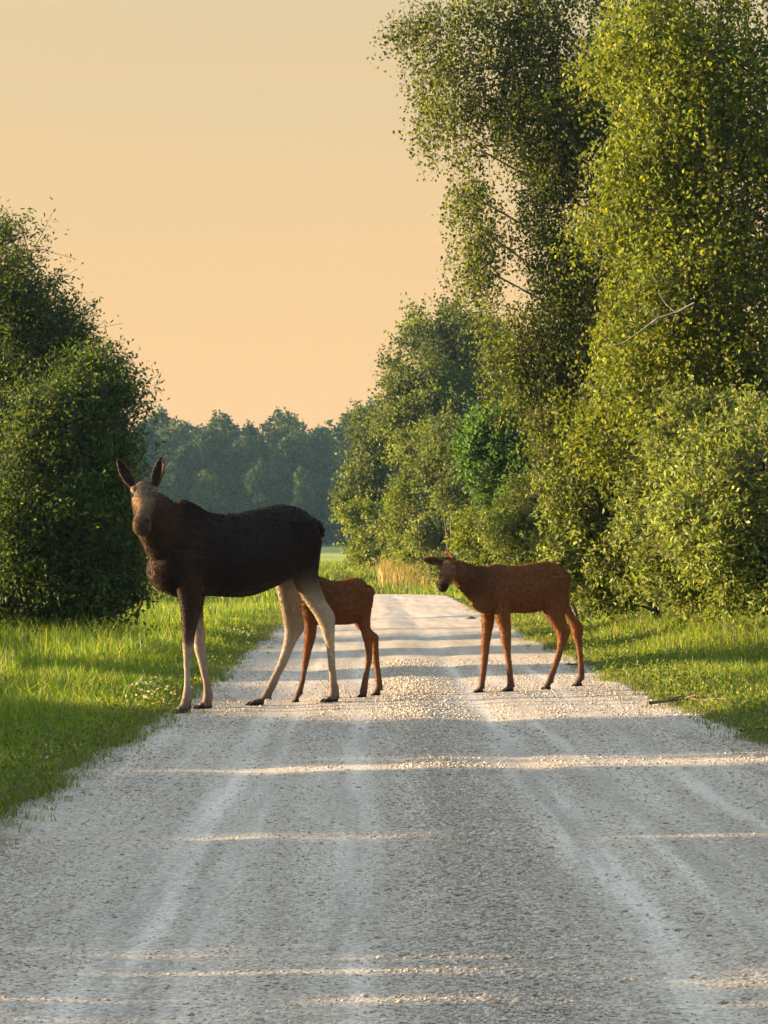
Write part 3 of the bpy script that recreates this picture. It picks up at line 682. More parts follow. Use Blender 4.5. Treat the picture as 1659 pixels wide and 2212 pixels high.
# low broad leaves along both edges
x1, y1 = scatter(26000, 8, 45, lambda y: (-np.maximum(0.2 * y, 3.2), xl(y) + 0.05 + edge_noise(y)))
x2, y2 = scatter(30000, 9, 45, lambda y: (xr(y) - 0.05 - edge_noise(y * 1.1), np.maximum(0.19 * y, 4.5)))
x = np.r_[x1, x2]; y = np.r_[y1, y2]
P = np.stack([x, y, gz(x, y) + rng.uniform(0.01, 0.13, len(x))], 1)
V, F, C = leaves(P, 0.034, 0.022, -0.6, palette(len(P), G_short + [(0.05, 0.10, 0.03), (0.11, 0.15, 0.03)], rng), rng)
tag(mobj('ground_cover', mesh_np('ground_cover', V, F, M_grass, C)), 'low broad leaves creeping along both road edges', 'ground cover', kind='stuff')
# white clover heads
cl_ = []
for (u, v, su, sv, n) in [(300, 1490, 45, 18, 75), (560, 1370, 40, 5, 60), (490, 1365, 40, 6, 40), (330, 1520, 60, 20, 25)]:
    for _ in range(n):
        g = ground(u + rng.normal() * su * 0.6, v + rng.normal() * sv * 0.6 + 12)
        if g.x < XL - 0.05: cl_.append((g.x, g.y, float(gz(g.x, g.y)) + rng.uniform(0.06, 0.17)))
P = np.repeat(np.array(cl_), 7, 0) + rng.normal(size=(len(cl_) * 7, 3)) * 0.006
V, F, C = leaves(P, 0.014, 0.009, 0, palette(len(P), [(0.62, 0.62, 0.55), (0.75, 0.74, 0.68)], rng), rng)
tag(mobj('clover_flowers', mesh_np('clover_flowers', V, F, M_grass, C)), 'small white clover flowers in the left verge', 'flowers', kind='stuff')

# ------------------------------------------------------------------ loose gravel
ico = np.array([[1, 0, 0], [-1, 0, 0], [0, 1, 0], [0, -1, 0], [0, 0, 1], [0, 0, -1]], float)
octf = np.array([[0, 2, 4], [2, 1, 4], [1, 3, 4], [3, 0, 4], [2, 0, 5], [1, 2, 5], [3, 1, 5], [0, 3, 5]])
def stones(P, size, rg):
    n = len(P)
    V = ico[None] * rg.uniform(0.55, 1.2, (n, 6, 1)) + rg.normal(size=(n, 6, 3)) * 0.18
    a = rg.uniform(0, 6.28, n); ca, sa = np.cos(a), np.sin(a)
    til = rg.normal(size=(n, 1)) * 0.5
    x = V[..., 0] * ca[:, None] - V[..., 1] * sa[:, None]; y = V[..., 0] * sa[:, None] + V[..., 1] * ca[:, None]
    z = V[..., 2] * 0.55 + til * V[..., 0] * 0.4
    V = np.stack([x, y, z], -1) * (np.asarray(size) * 0.5)[:, None, None]
    V[..., 2] += 0.0
    V = V + P[:, None, :] + np.array([0, 0, 1.0]) * (np.asarray(size) * 0.06)[:, None, None]
    F = (octf[None] + (np.arange(n) * 6)[:, None, None]).reshape(-1, 3)
    return V.reshape(-1, 3), F
S_pal = [(0.30, 0.265, 0.225), (0.39, 0.345, 0.295), (0.23, 0.205, 0.175), (0.45, 0.405, 0.345), (0.33, 0.28, 0.23)]
n = 300000
tq = rng.uniform(0, 1, n); y = 4.6 * (26 / 4.6) ** tq
x = xl(y) - 0.05 + (xr(y) - xl(y) + 0.10) * rng.uniform(0, 1, n)
dens = 0.30 + 0.9 * np.exp(-((x - 0.45) / 0.25) ** 2) + 0.25 * sstep(-1.0, -1.5, x) + 0.35 * sstep(1.7, 2.4, x)
for c, w in TRACKS: dens = dens - 0.27 * np.exp(-((x - c) / (w * 1.1)) ** 2)
dens *= 0.55 + 0.75 * hgt(x * 2.2, y * 0.8)
keep = (rng.uniform(0, 1, n) < np.clip(dens, 0.04, 1)) & (np.abs(x) < 0.215 * y + 0.35)
x, y = x[keep], y[keep]
size = np.exp(rng.normal(np.log(0.0098), 0.40, len(x))) * (1 + 0.35 * np.exp(-((x - 0.45) / 0.25) ** 2)) * np.clip(y / 9, 1, 2.0) ** 0.6
size = np.clip(size, 0.004, 0.034)
P = np.stack([x, y, road_z(x, y)], 1)
V, F = stones(P, size, rng)
C = np.repeat(palette(len(P), S_pal, rng, 0.2), 6, 0)
tag(mobj('loose_gravel', mesh_np('loose_gravel', V, F, M_stone, C)), 'loose grey crushed gravel lying over the road', 'gravel', kind='stuff')
# the larger stones, one by one
big = [(790, 2167, 30), (1087, 1990, 22), (1140, 1985, 14), (1262, 1978, 14), (1435, 1963, 13), (1380, 1962, 15), (960, 2035, 16), (1017, 2045, 22), (1000, 2005, 14), (1205, 2030, 18),
       (1290, 2030, 16), (1465, 2015, 18), (1560, 2165, 24), (1460, 2190, 24), (1380, 2175, 18), (1180, 2200, 26), (1090, 2190, 18), (960, 2190, 20), (1480, 1920, 12), (1190, 1840, 12),
       (1500, 1890, 10), (1330, 1900, 10), (880, 1895, 10), (690, 1960, 10), (245, 1985, 14), (150, 1960, 12), (560, 2120, 14), (230, 2140, 13), (420, 2100, 12), (1150, 2080, 18), (1250, 2100, 16),
       (1100, 2110, 16), (1330, 2150, 16), (1040, 1930, 14), (1120, 1900, 14), (960, 1860, 10), (1010, 1840, 11), (880, 1720, 9), (930, 1760, 10), (1015, 1780, 10), (1090, 1800, 10), (1620, 2080, 14), (1585, 2010, 12), (60, 2100, 12), (330, 2190, 14)]
for (u, v, s) in big:
    g = ground(u, v); k = g.y / FPX
    V, F = stones(np.zeros((1, 3)), np.array([s * k * 1.15]), rng)
    cc = palette(1, S_pal, rng) * 0.85
    o = mobj('stone', mesh_np('stone', V, F, M_stone, np.repeat(cc, 6, 0)), road)
    o.location = (g.x, g.y, float(road_z(g.x, g.y)))

# fallen twigs and clods at the road's right edge
def twig(name, label, cat, pts, r):
    P = []
    for (u, v) in pts:
        g = ground(u, v); P.append((g.x, g.y, float(gz(g.x, g.y)) + 0.03 + r))
    B = np.array(P[0]); P = np.array(P) - B
    parts = [tube(P, np.linspace(r, r * 0.35, len(P)), 6)]
    for i in range(1, len(P) - 1):
        d = (P[i + 1] - P[i]); e = P[i] + d * 0.9 + np.array([0.02, 0.10 * (-1) ** i, 0.03])
        parts.append(tube(np.array([P[i], (P[i] + e) / 2 + [0, 0, 0.01], e]), [r * 0.5, r * 0.4, r * 0.2], 5))
    V, F, _ = join(parts)
    o = mobj(name, mesh_np(name, V, F, M_twig, smooth=True)); o.location = B
    return tag(o, label, cat)
twig('fallen_branch', 'dark fallen branch lying where gravel meets grass on the right', 'branch', [(1405, 1531), (1440, 1527), (1478, 1521), (1520, 1525), (1560, 1530)], 0.016)
twig('fallen_branch', 'thin grey dead branch just above the dark fallen branch', 'branch', [(1445, 1520), (1490, 1514), (1530, 1512), (1570, 1517)], 0.009)
twig('fallen_branch', 'broken twigs at the road edge near the lowest grass on the right', 'branch', [(1600, 1592), (1640, 1586), (1690, 1590)], 0.010)
twig('fallen_branch', 'pale stick on the gravel behind the lone calf\'s hind hooves', 'branch', [(1225, 1443), (1245, 1445), (1275, 1440)], 0.012)
def clod(label, u, v, wpx):
    g = ground(u, v); k = g.y / FPX; rg = np.random.default_rng(int(u)); w = wpx * k * 0.5
    th = np.linspace(0, 2 * np.pi, 14, endpoint=False); V = [[0, 0, 0.05]]
    for rr, hz in ((0.35, 0.045), (0.7, 0.028), (1.0, -0.01)):
        q = rg.uniform(0.75, 1.2, 14); V += [[w * rr * q[i] * math.cos(t_), w * 0.55 * rr * q[i] * math.sin(t_), hz * rg.uniform(0.7, 1.3)] for i, t_ in enumerate(th)]
    F = [[0, 1 + i, 1 + (i + 1) % 14] for i in range(14)]
    for r_ in range(2):
        for i in range(14):
            a, b = 1 + r_ * 14 + i, 1 + r_ * 14 + (i + 1) % 14; F += [[a, a + 14, b + 14], [a, b + 14, b]]
    o = mobj('soil_clod', mesh_np('soil_clod', np.array(V), np.array(F), M_twig)); o.location = (g.x, g.y, float(gz(g.x, g.y)) + 0.01)
    tag(o, label, 'soil')
clod('flat dark clod of soil at the road edge under the calf\'s belly', 1113, 1358, 24)
clod('dark soil clod at the road edge in front of the calf\'s chest', 1018, 1338, 26)

# ------------------------------------------------------------------ animals
class Animal:
    def __init__(s, name, label, group, B, yaw, crop):
        s.name, s.label, s.group = name, label, group
        s.B = Vector(B); s.h = Vector((-math.cos(yaw), -math.sin(yaw), 0)); s.n = Vector((math.sin(yaw), -math.cos(yaw), 0))
        s.yaw = yaw; s.crop = crop; s.V, s.F, s.C, s.k = [], [], [], 0; s.blobs = []; s.eyes = []
    def uv(s, x, y):
        u0, v0, k = s.crop; return u0 + k * x, v0 + k * y
    def pl(s, x, y, o=0.0):                        # pixel on the plane at lateral offset o from the median plane
        d = ray(*s.uv(x, y)); c = Vector((0, 0, CAM_H))
        t = (o - (c - s.B).dot(s.n)) / d.dot(s.n); return c + d * t
    def px(s, y=None):                              # metres per crop pixel at the animal
        return s.crop[2] * s.B.y / FPX
    def gr(s, x, y): return ground(*s.uv(x, y))
    def add(s, rings, cols):
        """rings (m, r, 3), cols (m, 3) or (m, r, 3); closed with fans"""
        rings = np.asarray(rings); m, r, _ = rings.shape
        cols = np.asarray(cols, float)
        if cols.ndim == 2: cols = np.repeat(cols[:, None, :], r, 1)
        V = np.concatenate([rings.reshape(-1, 3), rings[0].mean(0)[None], rings[-1].mean(0)[None]])
        C = np.concatenate([cols.reshape(-1, 3), cols[0].mean(0)[None], cols[-1].mean(0)[None]])
        F = []
        for i in range(m - 1):
            for j in range(r):
                a, b = i * r + j, i * r + (j + 1) % r; c, d = b + r, a + r
                F += [(a, b, c), (a, c, d)]
        for j in range(r):
            F.append((m * r, (j + 1) % r, j)); F.append((m * r + 1, (m - 1) * r + j, (m - 1) * r + (j + 1) % r))
        s.V.append(V); s.C.append(C); s.F.append(np.array(F) + s.k); s.k += len(V)
    def loft(s, C, A, Bv, cols, egg=0.0, power=1.0, r=24):
        """C centres, A lateral half axes, Bv up half axes"""
        C, A, Bv = map(np.asarray, (C, A, Bv)); th = np.linspace(0, 2 * np.pi, r, endpoint=False)
        ct, st = np.cos(th), np.sin(th)
        if power != 1.0:
            ct = np.sign(ct) * np.abs(ct) ** power; st = np.sign(st) * np.abs(st) ** power
        w = 1 - egg * st
        rings = C[:, None, :] + A[:, None, :] * (ct * w)[None, :, None] + Bv[:, None, :] * st[None, :, None]
        s.add(rings, cols)
    def trunk(s, rows, col, egg=0.22):
        """rows: x, top, bottom (crop px), half width m ; col: function(x fraction)"""
        rows = cr(rows, 5); C, A, Bv = [], [], []
        for x, top, bot, w in rows:
            a = np.array(s.pl(x, top)); b = np.array(s.pl(x, bot)); C.append((a + b) / 2); Bv.append((a - b) / 2); A.append(np.array(s.n) * w)
        x0, x1 = rows[0][0], rows[-1][0]
        s.loft(C, A, Bv, [col((q[0] - x0) / (x1 - x0)) for q in rows], egg=egg)
    def path(s, rows, cols, lat=None):
        """rows: x, y, half height px (perpendicular to the path), half width m, lateral offset m"""
        rr = cr(rows, 5); P = np.array([s.pl(q[0], q[1], q[4]) for q in rr]); tg = unit(np.gradient(P, axis=0))
        n = np.array(s.n); A = np.array([n - t * np.dot(n, t) for t in tg]); A = unit(A); U = np.cross(tg, A)
        U = U * np.sign(U[:, 2:3] + 1e-9)
        k = s.px(); cc = cr(cols, 5)
        s.loft(P, A * rr[:, 3:4], U * (rr[:, 2:3] * k), np.clip(cc, 0.002, 1), egg=0.12)
    def leg(s, rows, hoof, o_top, cols, hoofw=0.030, o_hoof=None, fet=None, flat=0.45, toe_col=(0.012, 0.011, 0.012)):
        """rows: y, xl, xr ; hoof: tip(x,y), heel(x,y), height m ; cols: list of (y, colour)"""
        k = s.px(); off = o_top * 0.85 if o_hoof is None else o_hoof
        tip, heel = s.pl(*hoof[0], off), s.pl(*hoof[1], off)
        for q in (tip, heel): q.z = float(gz(q.x, q.y))
        n = s.n; mid = (tip + heel) / 2
        # the hoof stands flat on the road, pointing along the animal's heading at the picture's hoof length
        L = (tip - heel).length; hd = ((tip - heel) * 0.35 / max(L, 1e-4) + s.h * 0.65).normalized()
        L = min(max(L, 0.6 * hoofw * 4), hoofw * 5.0)
        gzm = float(road_z(mid.x, mid.y))
        y0, y1 = rows[0][0], rows[-1][0]
        rows2 = cr(rows, 4); C, A, Bv, K = [], [], [], []
        cy = np.array([c[0] for c in cols], float); cv = np.array([c[1] for c in cols], float)
        cth, sth = math.cos(s.yaw), math.sin(s.yaw)
        for y, xl, xr in rows2:
            f = np.clip((y - y0) / (y1 - y0), 0, 1); o = o_top + (off - o_top) * f
            hw = (xr - xl) / 2 * k; b = min(0.85 * hw, 0.25 * 0.1 + flat * hw) if hw > 0.05 else 0.85 * hw
            a = math.sqrt(max((hw * hw - (b * sth) ** 2), (0.5 * hw) ** 2)) / cth
            C.append(np.array(s.pl((xl + xr) / 2, y, o))); A.append(np.array(n) * b); Bv.append(np.array(s.h) * a)
            K.append([np.interp(y, cy, cv[:, i]) for i in range(3)])
        # pastern down into the hoof
        hh = hoof[2]; last = np.array(C[-1]); hc = np.array((mid.x, mid.y, gzm)) + np.array(hd) * (-0.12 * L) + np.array([0, 0, hh * 0.75])
        la, lb = np.linalg.norm(A[-1]), np.linalg.norm(Bv[-1])
        for f in (0.5, 1.0):
            C.append(last * (1 - f) + hc * f); A.append(np.array(n) * (la * (1 - f) + hoofw * 1.35 * f)); Bv.append(np.array(s.h) * (lb * (1 - f) + L * 0.36 * f)); K.append(K[-1])
        s.loft(C, A, Bv, K, r=16)
        # two toes
        side = Vector((0, 0, 1)).cross(hd).normalized()
        for sg in (-1, 1):
            c0 = np.array((mid.x, mid.y, gzm)) + np.array(side) * hoofw * 0.62 * sg
            st = []
            for t_, hgt_, w in [(-0.55, 0.55, 0.6), (-0.45, 0.85, 0.9), (-0.2, 1.0, 1.0), (0.1, 0.85, 1.0), (0.35, 0.5, 0.85), (0.5, 0.2, 0.5), (0.54, 0.12, 0.25)]:
                st.append((c0 + np.array(hd) * t_ * L + np.array(side) * hoofw * 0.25 * sg * (t_ + 0.5) + [0, 0, hh * hgt_ * 0.5 - 0.002], np.array(side) * hoofw * 0.62 * w, np.array([0, 0, hh * hgt_ * 0.5])))
            s.loft([q[0] for q in st], [q[1] for q in st], [q[2] for q in st], [toe_col] * len(st), power=0.75, r=12)
            # dew claw
            dc = np.array(C[-3]) - np.array(s.h) * (np.linalg.norm(Bv[-3]) * 0.85) + np.array(side) * hoofw * 0.5 * sg
            d2 = dc - np.array(s.h) * hoofw * 0.55 + np.array([0, 0, -hoofw * 1.0])
            s.loft([dc + [0, 0, hoofw * 0.4], dc, d2], [np.array(n) * hoofw * 0.3] * 2 + [np.array(n) * hoofw * 0.15], [np.array(s.h) * hoofw * 0.35] * 2 + [np.array(s.h) * hoofw * 0.15], [toe_col] * 3, r=8)
    def head(s, poll, nose, up, st, cols):
        """st: t, half width, half height, drop (m) ; poll, nose world points"""
        a = (nose - poll).normalized(); sd = a.cross(Vector(up)).normalized(); uv_ = sd.cross(a).normalized()
        L = (nose - poll).length; st = cr(st, 5); s.hf = (poll, a, sd, uv_, L)
        C = [np.array(poll + a * (q[0] * L) - uv_ * q[3]) for q in st]
        s.loft(C, [np.array(sd) * max(q[1], 0.004) for q in st], [np.array(uv_) * max(q[2], 0.004) for q in st], np.clip(cr(cols, 5), 0.002, 1), egg=-0.0, power=0.9)
    def hp(s, t, x, y):                             # point in head coordinates: along, side, up
        poll, a, sd, uv_, L = s.hf; return poll + a * (t * L) + sd * x + uv_ * y
    def ear(s, base, tip, face, W, inner, outer, cup=0.5):
        base, tip, face = Vector(base), Vector(tip), Vector(face)
        d = (tip - base); L = d.length; d.normalize(); wv = d.cross(face).normalized(); fv = wv.cross(d).normalized()
        rings, cols = [], []
        for t_, w in [(-0.15, .40), (0, .42), (.15, .66), (.35, .98), (.55, 1.0), (.75, .80), (.9, .48), (1.0, .16)]:
            ww = W * w; sarr = np.linspace(-1, 1, 9); depth = ww * cup; th = 0.013
            c = np.array(base + d * (t_ * L))
            outer_pts = [c + np.array(wv) * ww * q - np.array(fv) * (depth * (1 - q * q) + th * 0.5) for q in sarr]
            inner_pts = [c + np.array(wv) * ww * q * 0.9 - np.array(fv) * (depth * (1 - q * q) - th * 0.9) for q in sarr[::-1]]
            rings.append(outer_pts + inner_pts)
            edge_ = np.array(outer) * 1.4
            cols.append([outer] * 9 + [edge_] + [inner] * 7 + [edge_])
        s.add(rings, cols)
    def finish(s, voxel, smooth_it, hair_n, hair_len, eye_r, mane=None):
        V, F, C = np.concatenate(s.V), np.concatenate(s.F), np.concatenate(s.C)
        B = np.array(s.B)
        raw = bpy.data.objects.new('raw', mesh_np('raw', V - B, F)); COL.objects.link(raw)
        import bmesh
        bm = bmesh.new(); bm.from_mesh(raw.data); bmesh.ops.recalc_face_normals(bm, faces=bm.faces); bm.to_mesh(raw.data); bm.free()
        md = raw.modifiers.new('remesh', 'REMESH'); md.mode = 'VOXEL'; md.voxel_size = voxel
        sm = raw.modifiers.new('smooth', 'SMOOTH'); sm.iterations = smooth_it; sm.factor = 0.5
        dg = bpy.context.evaluated_depsgraph_get(); dg.update()
        me = bpy.data.meshes.new_from_object(raw.evaluated_get(dg), depsgraph=dg); me.name = s.name
        bpy.data.objects.remove(raw, do_unlink=True)
        n = len(me.vertices); co = np.empty(n * 3, np.float32); me.vertices.foreach_get('co', co); co = co.reshape(-1, 3)
        kd = kdtree.KDTree(len(V))
        for i, p_ in enumerate(V - B): kd.insert(p_, i)
        kd.balance()
        out = np.empty((n, 3))
        for i in range(n):
            fs = kd.find_n(co[i], 4); w = np.array([1 / (q[2] + 0.004) ** 2 for q in fs]); out[i] = (C[[q[1] for q in fs]] * w[:, None]).sum(0) / w.sum()
        for (pt, rad, colr, amt) in s.blobs:
            d = np.linalg.norm(co + B - np.array(pt), axis=1); f = np.clip(1 - (d / rad) ** 2, 0, 1)[:, None] * amt; out = out * (1 - f) + np.array(colr) * f
        while me.color_attributes: me.color_attributes.remove(me.color_attributes[0])
        a = me.color_attributes.new('Col', 'FLOAT_COLOR', 'POINT'); c4 = np.ones((n, 4), np.float32); c4[:, :3] = out; a.data.foreach_set('color', c4.ravel())
        me.polygons.foreach_set('use_smooth', np.ones(len(me.polygons), bool)); me.materials.clear(); me.materials.append(M_fur)
        body = mobj(s.name, me); body.location = s.B; tag(body, s.label, 'moose', s.group)
        for e_ in s.eyes:
            bm = bmesh.new(); bmesh.ops.create_uvsphere(bm, u_segments=14, v_segments=10, radius=eye_r)
            em = bpy.data.meshes.new('eye'); bm.to_mesh(em); bm.free(); em.materials.append(M_eye)
            em.polygons.foreach_set('use_smooth', np.ones(len(em.polygons), bool))
            eo = mobj('eye', em, body); eo.location = Vector(e_) - s.B
        # short coat: one blade per hair tuft
        me.calc_loop_triangles(); nt_ = len(me.loop_triangles); tri = np.empty(nt_ * 3, np.int32); me.loop_triangles.foreach_get('vertices', tri); tri = tri.reshape(-1, 3)
        p0, p1, p2 = co[tri[:, 0]], co[tri[:, 1]], co[tri[:, 2]]; nr = np.cross(p1 - p0, p2 - p0); ar = np.linalg.norm(nr, axis=1)
        rg = np.random.default_rng(3); pick = rg.choice(nt_, hair_n, p=ar / ar.sum()); u_ = rg.uniform(0, 1, (hair_n, 1)); v_ = rg.uniform(0, 1, (hair_n, 1))
        fl = (u_ + v_) > 1; u_, v_ = np.where(fl, 1 - u_, u_), np.where(fl, 1 - v_, v_)
        P = p0[pick] * (1 - u_ - v_) + p1[pick] * u_ + p2[pick] * v_; N = nr[pick] / np.maximum(ar[pick][:, None], 1e-12)
        HC = out[tri[pick, 0]]
        ok = (P[:, 2] > 0.14)
        for e_ in s.eyes: ok &= np.linalg.norm(P + B - np.array(e_), axis=1) > eye_r * 2.4
        P, N, HC = P[ok], N[ok], HC[ok]; m_ = len(P)
        lay = -np.array(s.h) * 0.7 + np.array([0, 0, -0.75]); T = lay - N * (N @ lay)[:, None]
        d = unit(N * 0.38 + T * 0.9 + rg.normal(size=(m_, 3)) * 0.15)
        ln = hair_len * rg.uniform(0.5, 1.3, m_) * (0.35 + 0.65 * np.clip((P[:, 2] - 0.2) / (0.45 * P[:, 2].max()), 0, 1))
        if mane is not None:
            c, rad, extra = mane; g = np.clip(1 - np.linalg.norm((P + B - np.array(c)) / np.array(rad), axis=1), 0, 1); ln = ln + extra * g * (N[:, 2] > 0.2)
        sd = unit(np.cross(d, rg.normal(size=(m_, 3)))) * (0.0026 * rg.uniform(0.7, 1.4, (m_, 1)))
        Vh = np.stack([P - sd, P + sd, P + d * ln[:, None]], 1).reshape(-1, 3); Fh = np.arange(m_ * 3).reshape(-1, 3)
        ch = np.repeat(HC * rg.uniform(0.75, 1.3, (m_, 1)), 3, 0)
        tag(mobj('fur', mesh_np('fur', Vh, Fh, M_hair, ch), body), kind='stuff')
        return body

# ---- cow moose
YAWC = R(33)
CROP1 = (220.9, 946.6, 0.38037)
Bc = sum((ground(CROP1[0] + CROP1[2] * a, CROP1[1] + CROP1[2] * b) for a, b in [(450, 1560), (570, 1555), (1290, 1495), (868, 1535)]), Vector((0, 0, 0))) / 4
cow = Animal('cow_moose', 'adult dark brown moose with pale legs looking straight at the camera', None, Bc, YAWC, CROP1)
DK = (0.011, 0.0075, 0.0075); BR = (0.024, 0.0145, 0.0105); PALE = (0.24, 0.205, 0.175); MIDC = (0.12, 0.09, 0.065); TAN = (0.16, 0.125, 0.10)
def ccol(f):
    a = np.clip(f / 0.35, 0, 1); return np.array(BR) * (1 - a) + np.array(DK) * a
cow.trunk([(272, 700, 800, .07), (315, 570, 850, .15), (375, 440, 885, .19), (440, 356, 905, .22), (520, 380, 900, .25), (600, 424, 893, .275), (680, 434, 898, .295), (760, 428, 902, .30),
           (840, 413, 892, .29), (920, 394, 864, .275), (1000, 379, 825, .255), (1070, 385, 800, .23), (1130, 405, 770, .20), (1175, 440, 720, .15), (1204, 490, 650, .07)], ccol)
cow.path([(480, 610, 215, .20, 0), (400, 560, 195, .17, .02), (330, 490, 150, .14, .06), (285, 420, 118, .12, .12), (255, 365, 88, .10, .17), (244, 322, 58, .08, .20)],
         [BR, BR, (.032, .02, .013), (.035, .022, .015), (.05, .033, .023), (.08, .06, .046)])
# tail
cow.path([(1190, 470, 26, .03, .03), (1240, 508, 20, .028, .05), (1252, 560, 9, .016, .05)], [DK, DK, DK])
# legs
cow.leg([(640, 385, 560), (760, 400, 575), (860, 425, 572), (930, 440, 560), (1000, 447, 548), (1060, 452, 538), (1120, 455, 525), (1190, 457, 517), (1240, 462, 507), (1300, 464, 501), (1380, 466, 502), (1440, 460, 508), (1480, 452, 512), (1515, 440, 500)],
        ((392, 1573), (498, 1556), 0.065), 0.15, [(640, BR), (900, BR), (1060, (.028, .018, .013)), (1150, (.06, .045, .033)), (1200, PALE), (1400, PALE), (1470, TAN), (1515, MIDC)], flat=.5)
cow.leg([(760, 450, 590), (880, 490, 585), (960, 505, 572), (1050, 512, 576), (1130, 518, 584), (1200, 524, 590), (1250, 538, 594), (1300, 551, 599), (1380, 570, 612), (1430, 575, 622), (1470, 572, 630), (1510, 560, 618)],
        ((520, 1562), (616, 1550), 0.06), -0.15, [(760, DK), (900, BR), (980, (.05, .04, .03)), (1060, PALE), (1250, PALE), (1400, TAN), (1510, MIDC)])
cow.leg([(470, 1030, 1215), (560, 1010, 1245), (650, 1020, 1240), (740, 1050, 1228), (800, 1080, 1230), (860, 1108, 1246), (930, 1150, 1274), (990, 1193, 1313), (1030, 1217, 1322), (1080, 1240, 1320), (1140, 1258, 1318), (1200, 1274, 1320), (1300, 1284, 1325), (1380, 1288, 1334), (1430, 1286, 1346), (1465, 1282, 1345)],
        ((1236, 1506), (1336, 1488), 0.06), 0.14, [(560, DK), (720, DK), (800, (.04, .03, .022)), (860, (.12, .095, .07)), (940, PALE), (1200, (.28, .23, .18)), (1360, TAN), (1465, MIDC)], flat=.42)
cow.leg([(650, 960, 1140), (760, 972, 1130), (830, 982, 1128), (900, 998, 1130), (980, 1016, 1134), (1050, 1028, 1146), (1090, 1034, 1146), (1130, 1032, 1120), (1180, 1024, 1092), (1270, 997, 1054), (1350, 960, 1012), (1400, 936, 992), (1440, 915, 972), (1475, 893, 958)],
        ((812, 1545), (917, 1530), 0.06), -0.14, [(650, DK), (740, (.05, .04, .03)), (800, PALE), (1000, (.17, .135, .10)), (1200, PALE), (1380, TAN), (1475, (.08, .06, .045))], flat=.42)
# head
poll = cow.pl(240, 292, .24)
nose = at(*cow.uv(224, 500), poll.y - 0.46)
HC1 = (.062, .050, .044); HC2 = (.085, .062, .048); HC3 = (.10, .066, .045)
cow.head(poll, nose, (0, 0, 1), [(-.12, .045, .06, .02), (0, .072, .090, .0), (.12, .088, .112, .0), (.26, .096, .118, .004), (.38, .086, .112, .01), (.52, .066, .098, .016), (.66, .058, .090, .014), (.78, .062, .090, .008), (.88, .068, .092, .008), (.96, .072, .085, .014), (1.02, .055, .062, .02), (1.05, .02, .025, .024)],
         [HC1, HC1, HC1, (.075, .056, .045), HC2, HC3, HC3, (.09, .058, .04), (.07, .046, .034), (.08, .05, .036), (.06, .04, .03), (.06, .04, .03)])
cow.path([(1, 1, 1, .01, 0), (2, 2, 1, .01, 0)], [DK, DK]) if False else None
# lower jaw and lip
js = [(cow.hp(.30, 0, -.10), .06, .05), (cow.hp(.55, 0, -.095), .05, .045), (cow.hp(.78, 0, -.098), .045, .04), (cow.hp(.92, 0, -.098), .042, .036), (cow.hp(.98, 0, -.09), .02, .02)]
_, ha, hs_, hu, hL = cow.hf
cow.loft([np.array(q[0]) for q in js], [np.array(hs_) * q[1] for q in js], [np.array(hu) * q[2] for q in js], [(.06, .042, .03)] * 3 + [(.16, .12, .09)] * 2, r=14)
# brow ridges and eyes
for sg in (-1, 1):
    bp = [cow.hp(.14, sg * .076, .066), cow.hp(.22, sg * .085, .074), cow.hp(.31, sg * .074, .076)]
    cow.loft([np.array(q) for q in bp], [np.array(hs_) * w for w in (.015, .026, .012)], [np.array(hu) * w for w in (.02, .03, .015)], [(.12, .09, .07)] * 3, r=10)
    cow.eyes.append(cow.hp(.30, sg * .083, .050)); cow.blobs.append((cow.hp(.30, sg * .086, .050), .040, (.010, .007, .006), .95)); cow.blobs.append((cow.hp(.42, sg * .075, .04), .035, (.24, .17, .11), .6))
    cow.blobs.append((cow.hp(.985, sg * .045, .045), .03, (.012, .008, .007), .9))
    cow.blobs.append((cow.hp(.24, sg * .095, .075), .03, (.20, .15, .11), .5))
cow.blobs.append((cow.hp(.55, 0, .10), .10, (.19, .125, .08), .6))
cow.blobs.append((cow.pl(1035, 800, .0), .16, (.17, .125, .085), .8))
EY = poll.y
cow.ear(cow.hp(.07, .078, .03), at(*cow.uv(86, 118), EY - .03), (0.3, -1, -0.05), .050, (.016, .010, .008), (.07, .05, .036))
cow.ear(cow.hp(.07, -.078, .03), at(*cow.uv(338, 104), EY - .03), (-0.3, -1, -0.05), .052, (.016, .011, .009), (.08, .062, .048))
wp = cow.pl(440, 360)
cow.finish(0.0085, 4, 75000, 0.015, 0.017, mane=((wp.x, wp.y, wp.z), (.55, .35, .25), .028))

# ---- calves
RED = (0.14, 0.058, 0.024); REDL = (0.15, 0.062, 0.026); REDD = (0.05, 0.02, 0.011); HOOF = (0.014, 0.010, 0.009)
def lcols(y0, y1):
    return [(y0, RED), (y0 + .45 * (y1 - y0), (.17, .072, .03)), (y0 + .8 * (y1 - y0), (.13, .058, .03)), (y1, (.06, .032, .022))]
CROP2 = (883.5, 1167.4, 0.24724)
Bk = sum((ground(CROP2[0] + CROP2[2] * a, CROP2[1] + CROP2[2] * b) for a, b in [(602, 1345), (862, 1332), (1195, 1308), (1465, 1285)]), Vector((0, 0, 0))) / 4
calf = Animal('moose_calf', 'reddish brown moose calf standing alone with both ears out', None, Bk, R(30), CROP2)
def kcol(f):
    a = np.clip(f / 0.4, 0, 1); return np.array((.11, .05, .024)) * (1 - a) + np.array(RED) * a
calf.trunk([(560, 430, 575, .04), (610, 320, 622, .08), (670, 240, 640, .10), (740, 209, 645, .12), (830, 215, 630, .135), (920, 225, 628, .148), (1010, 215, 632, .152), (1090, 200, 622, .15), (1170, 189, 602, .14), (1240, 192, 585, .128),
            (1300, 212, 560, .11), (1345, 262, 510, .08), (1370, 310, 430, .04)], kcol)
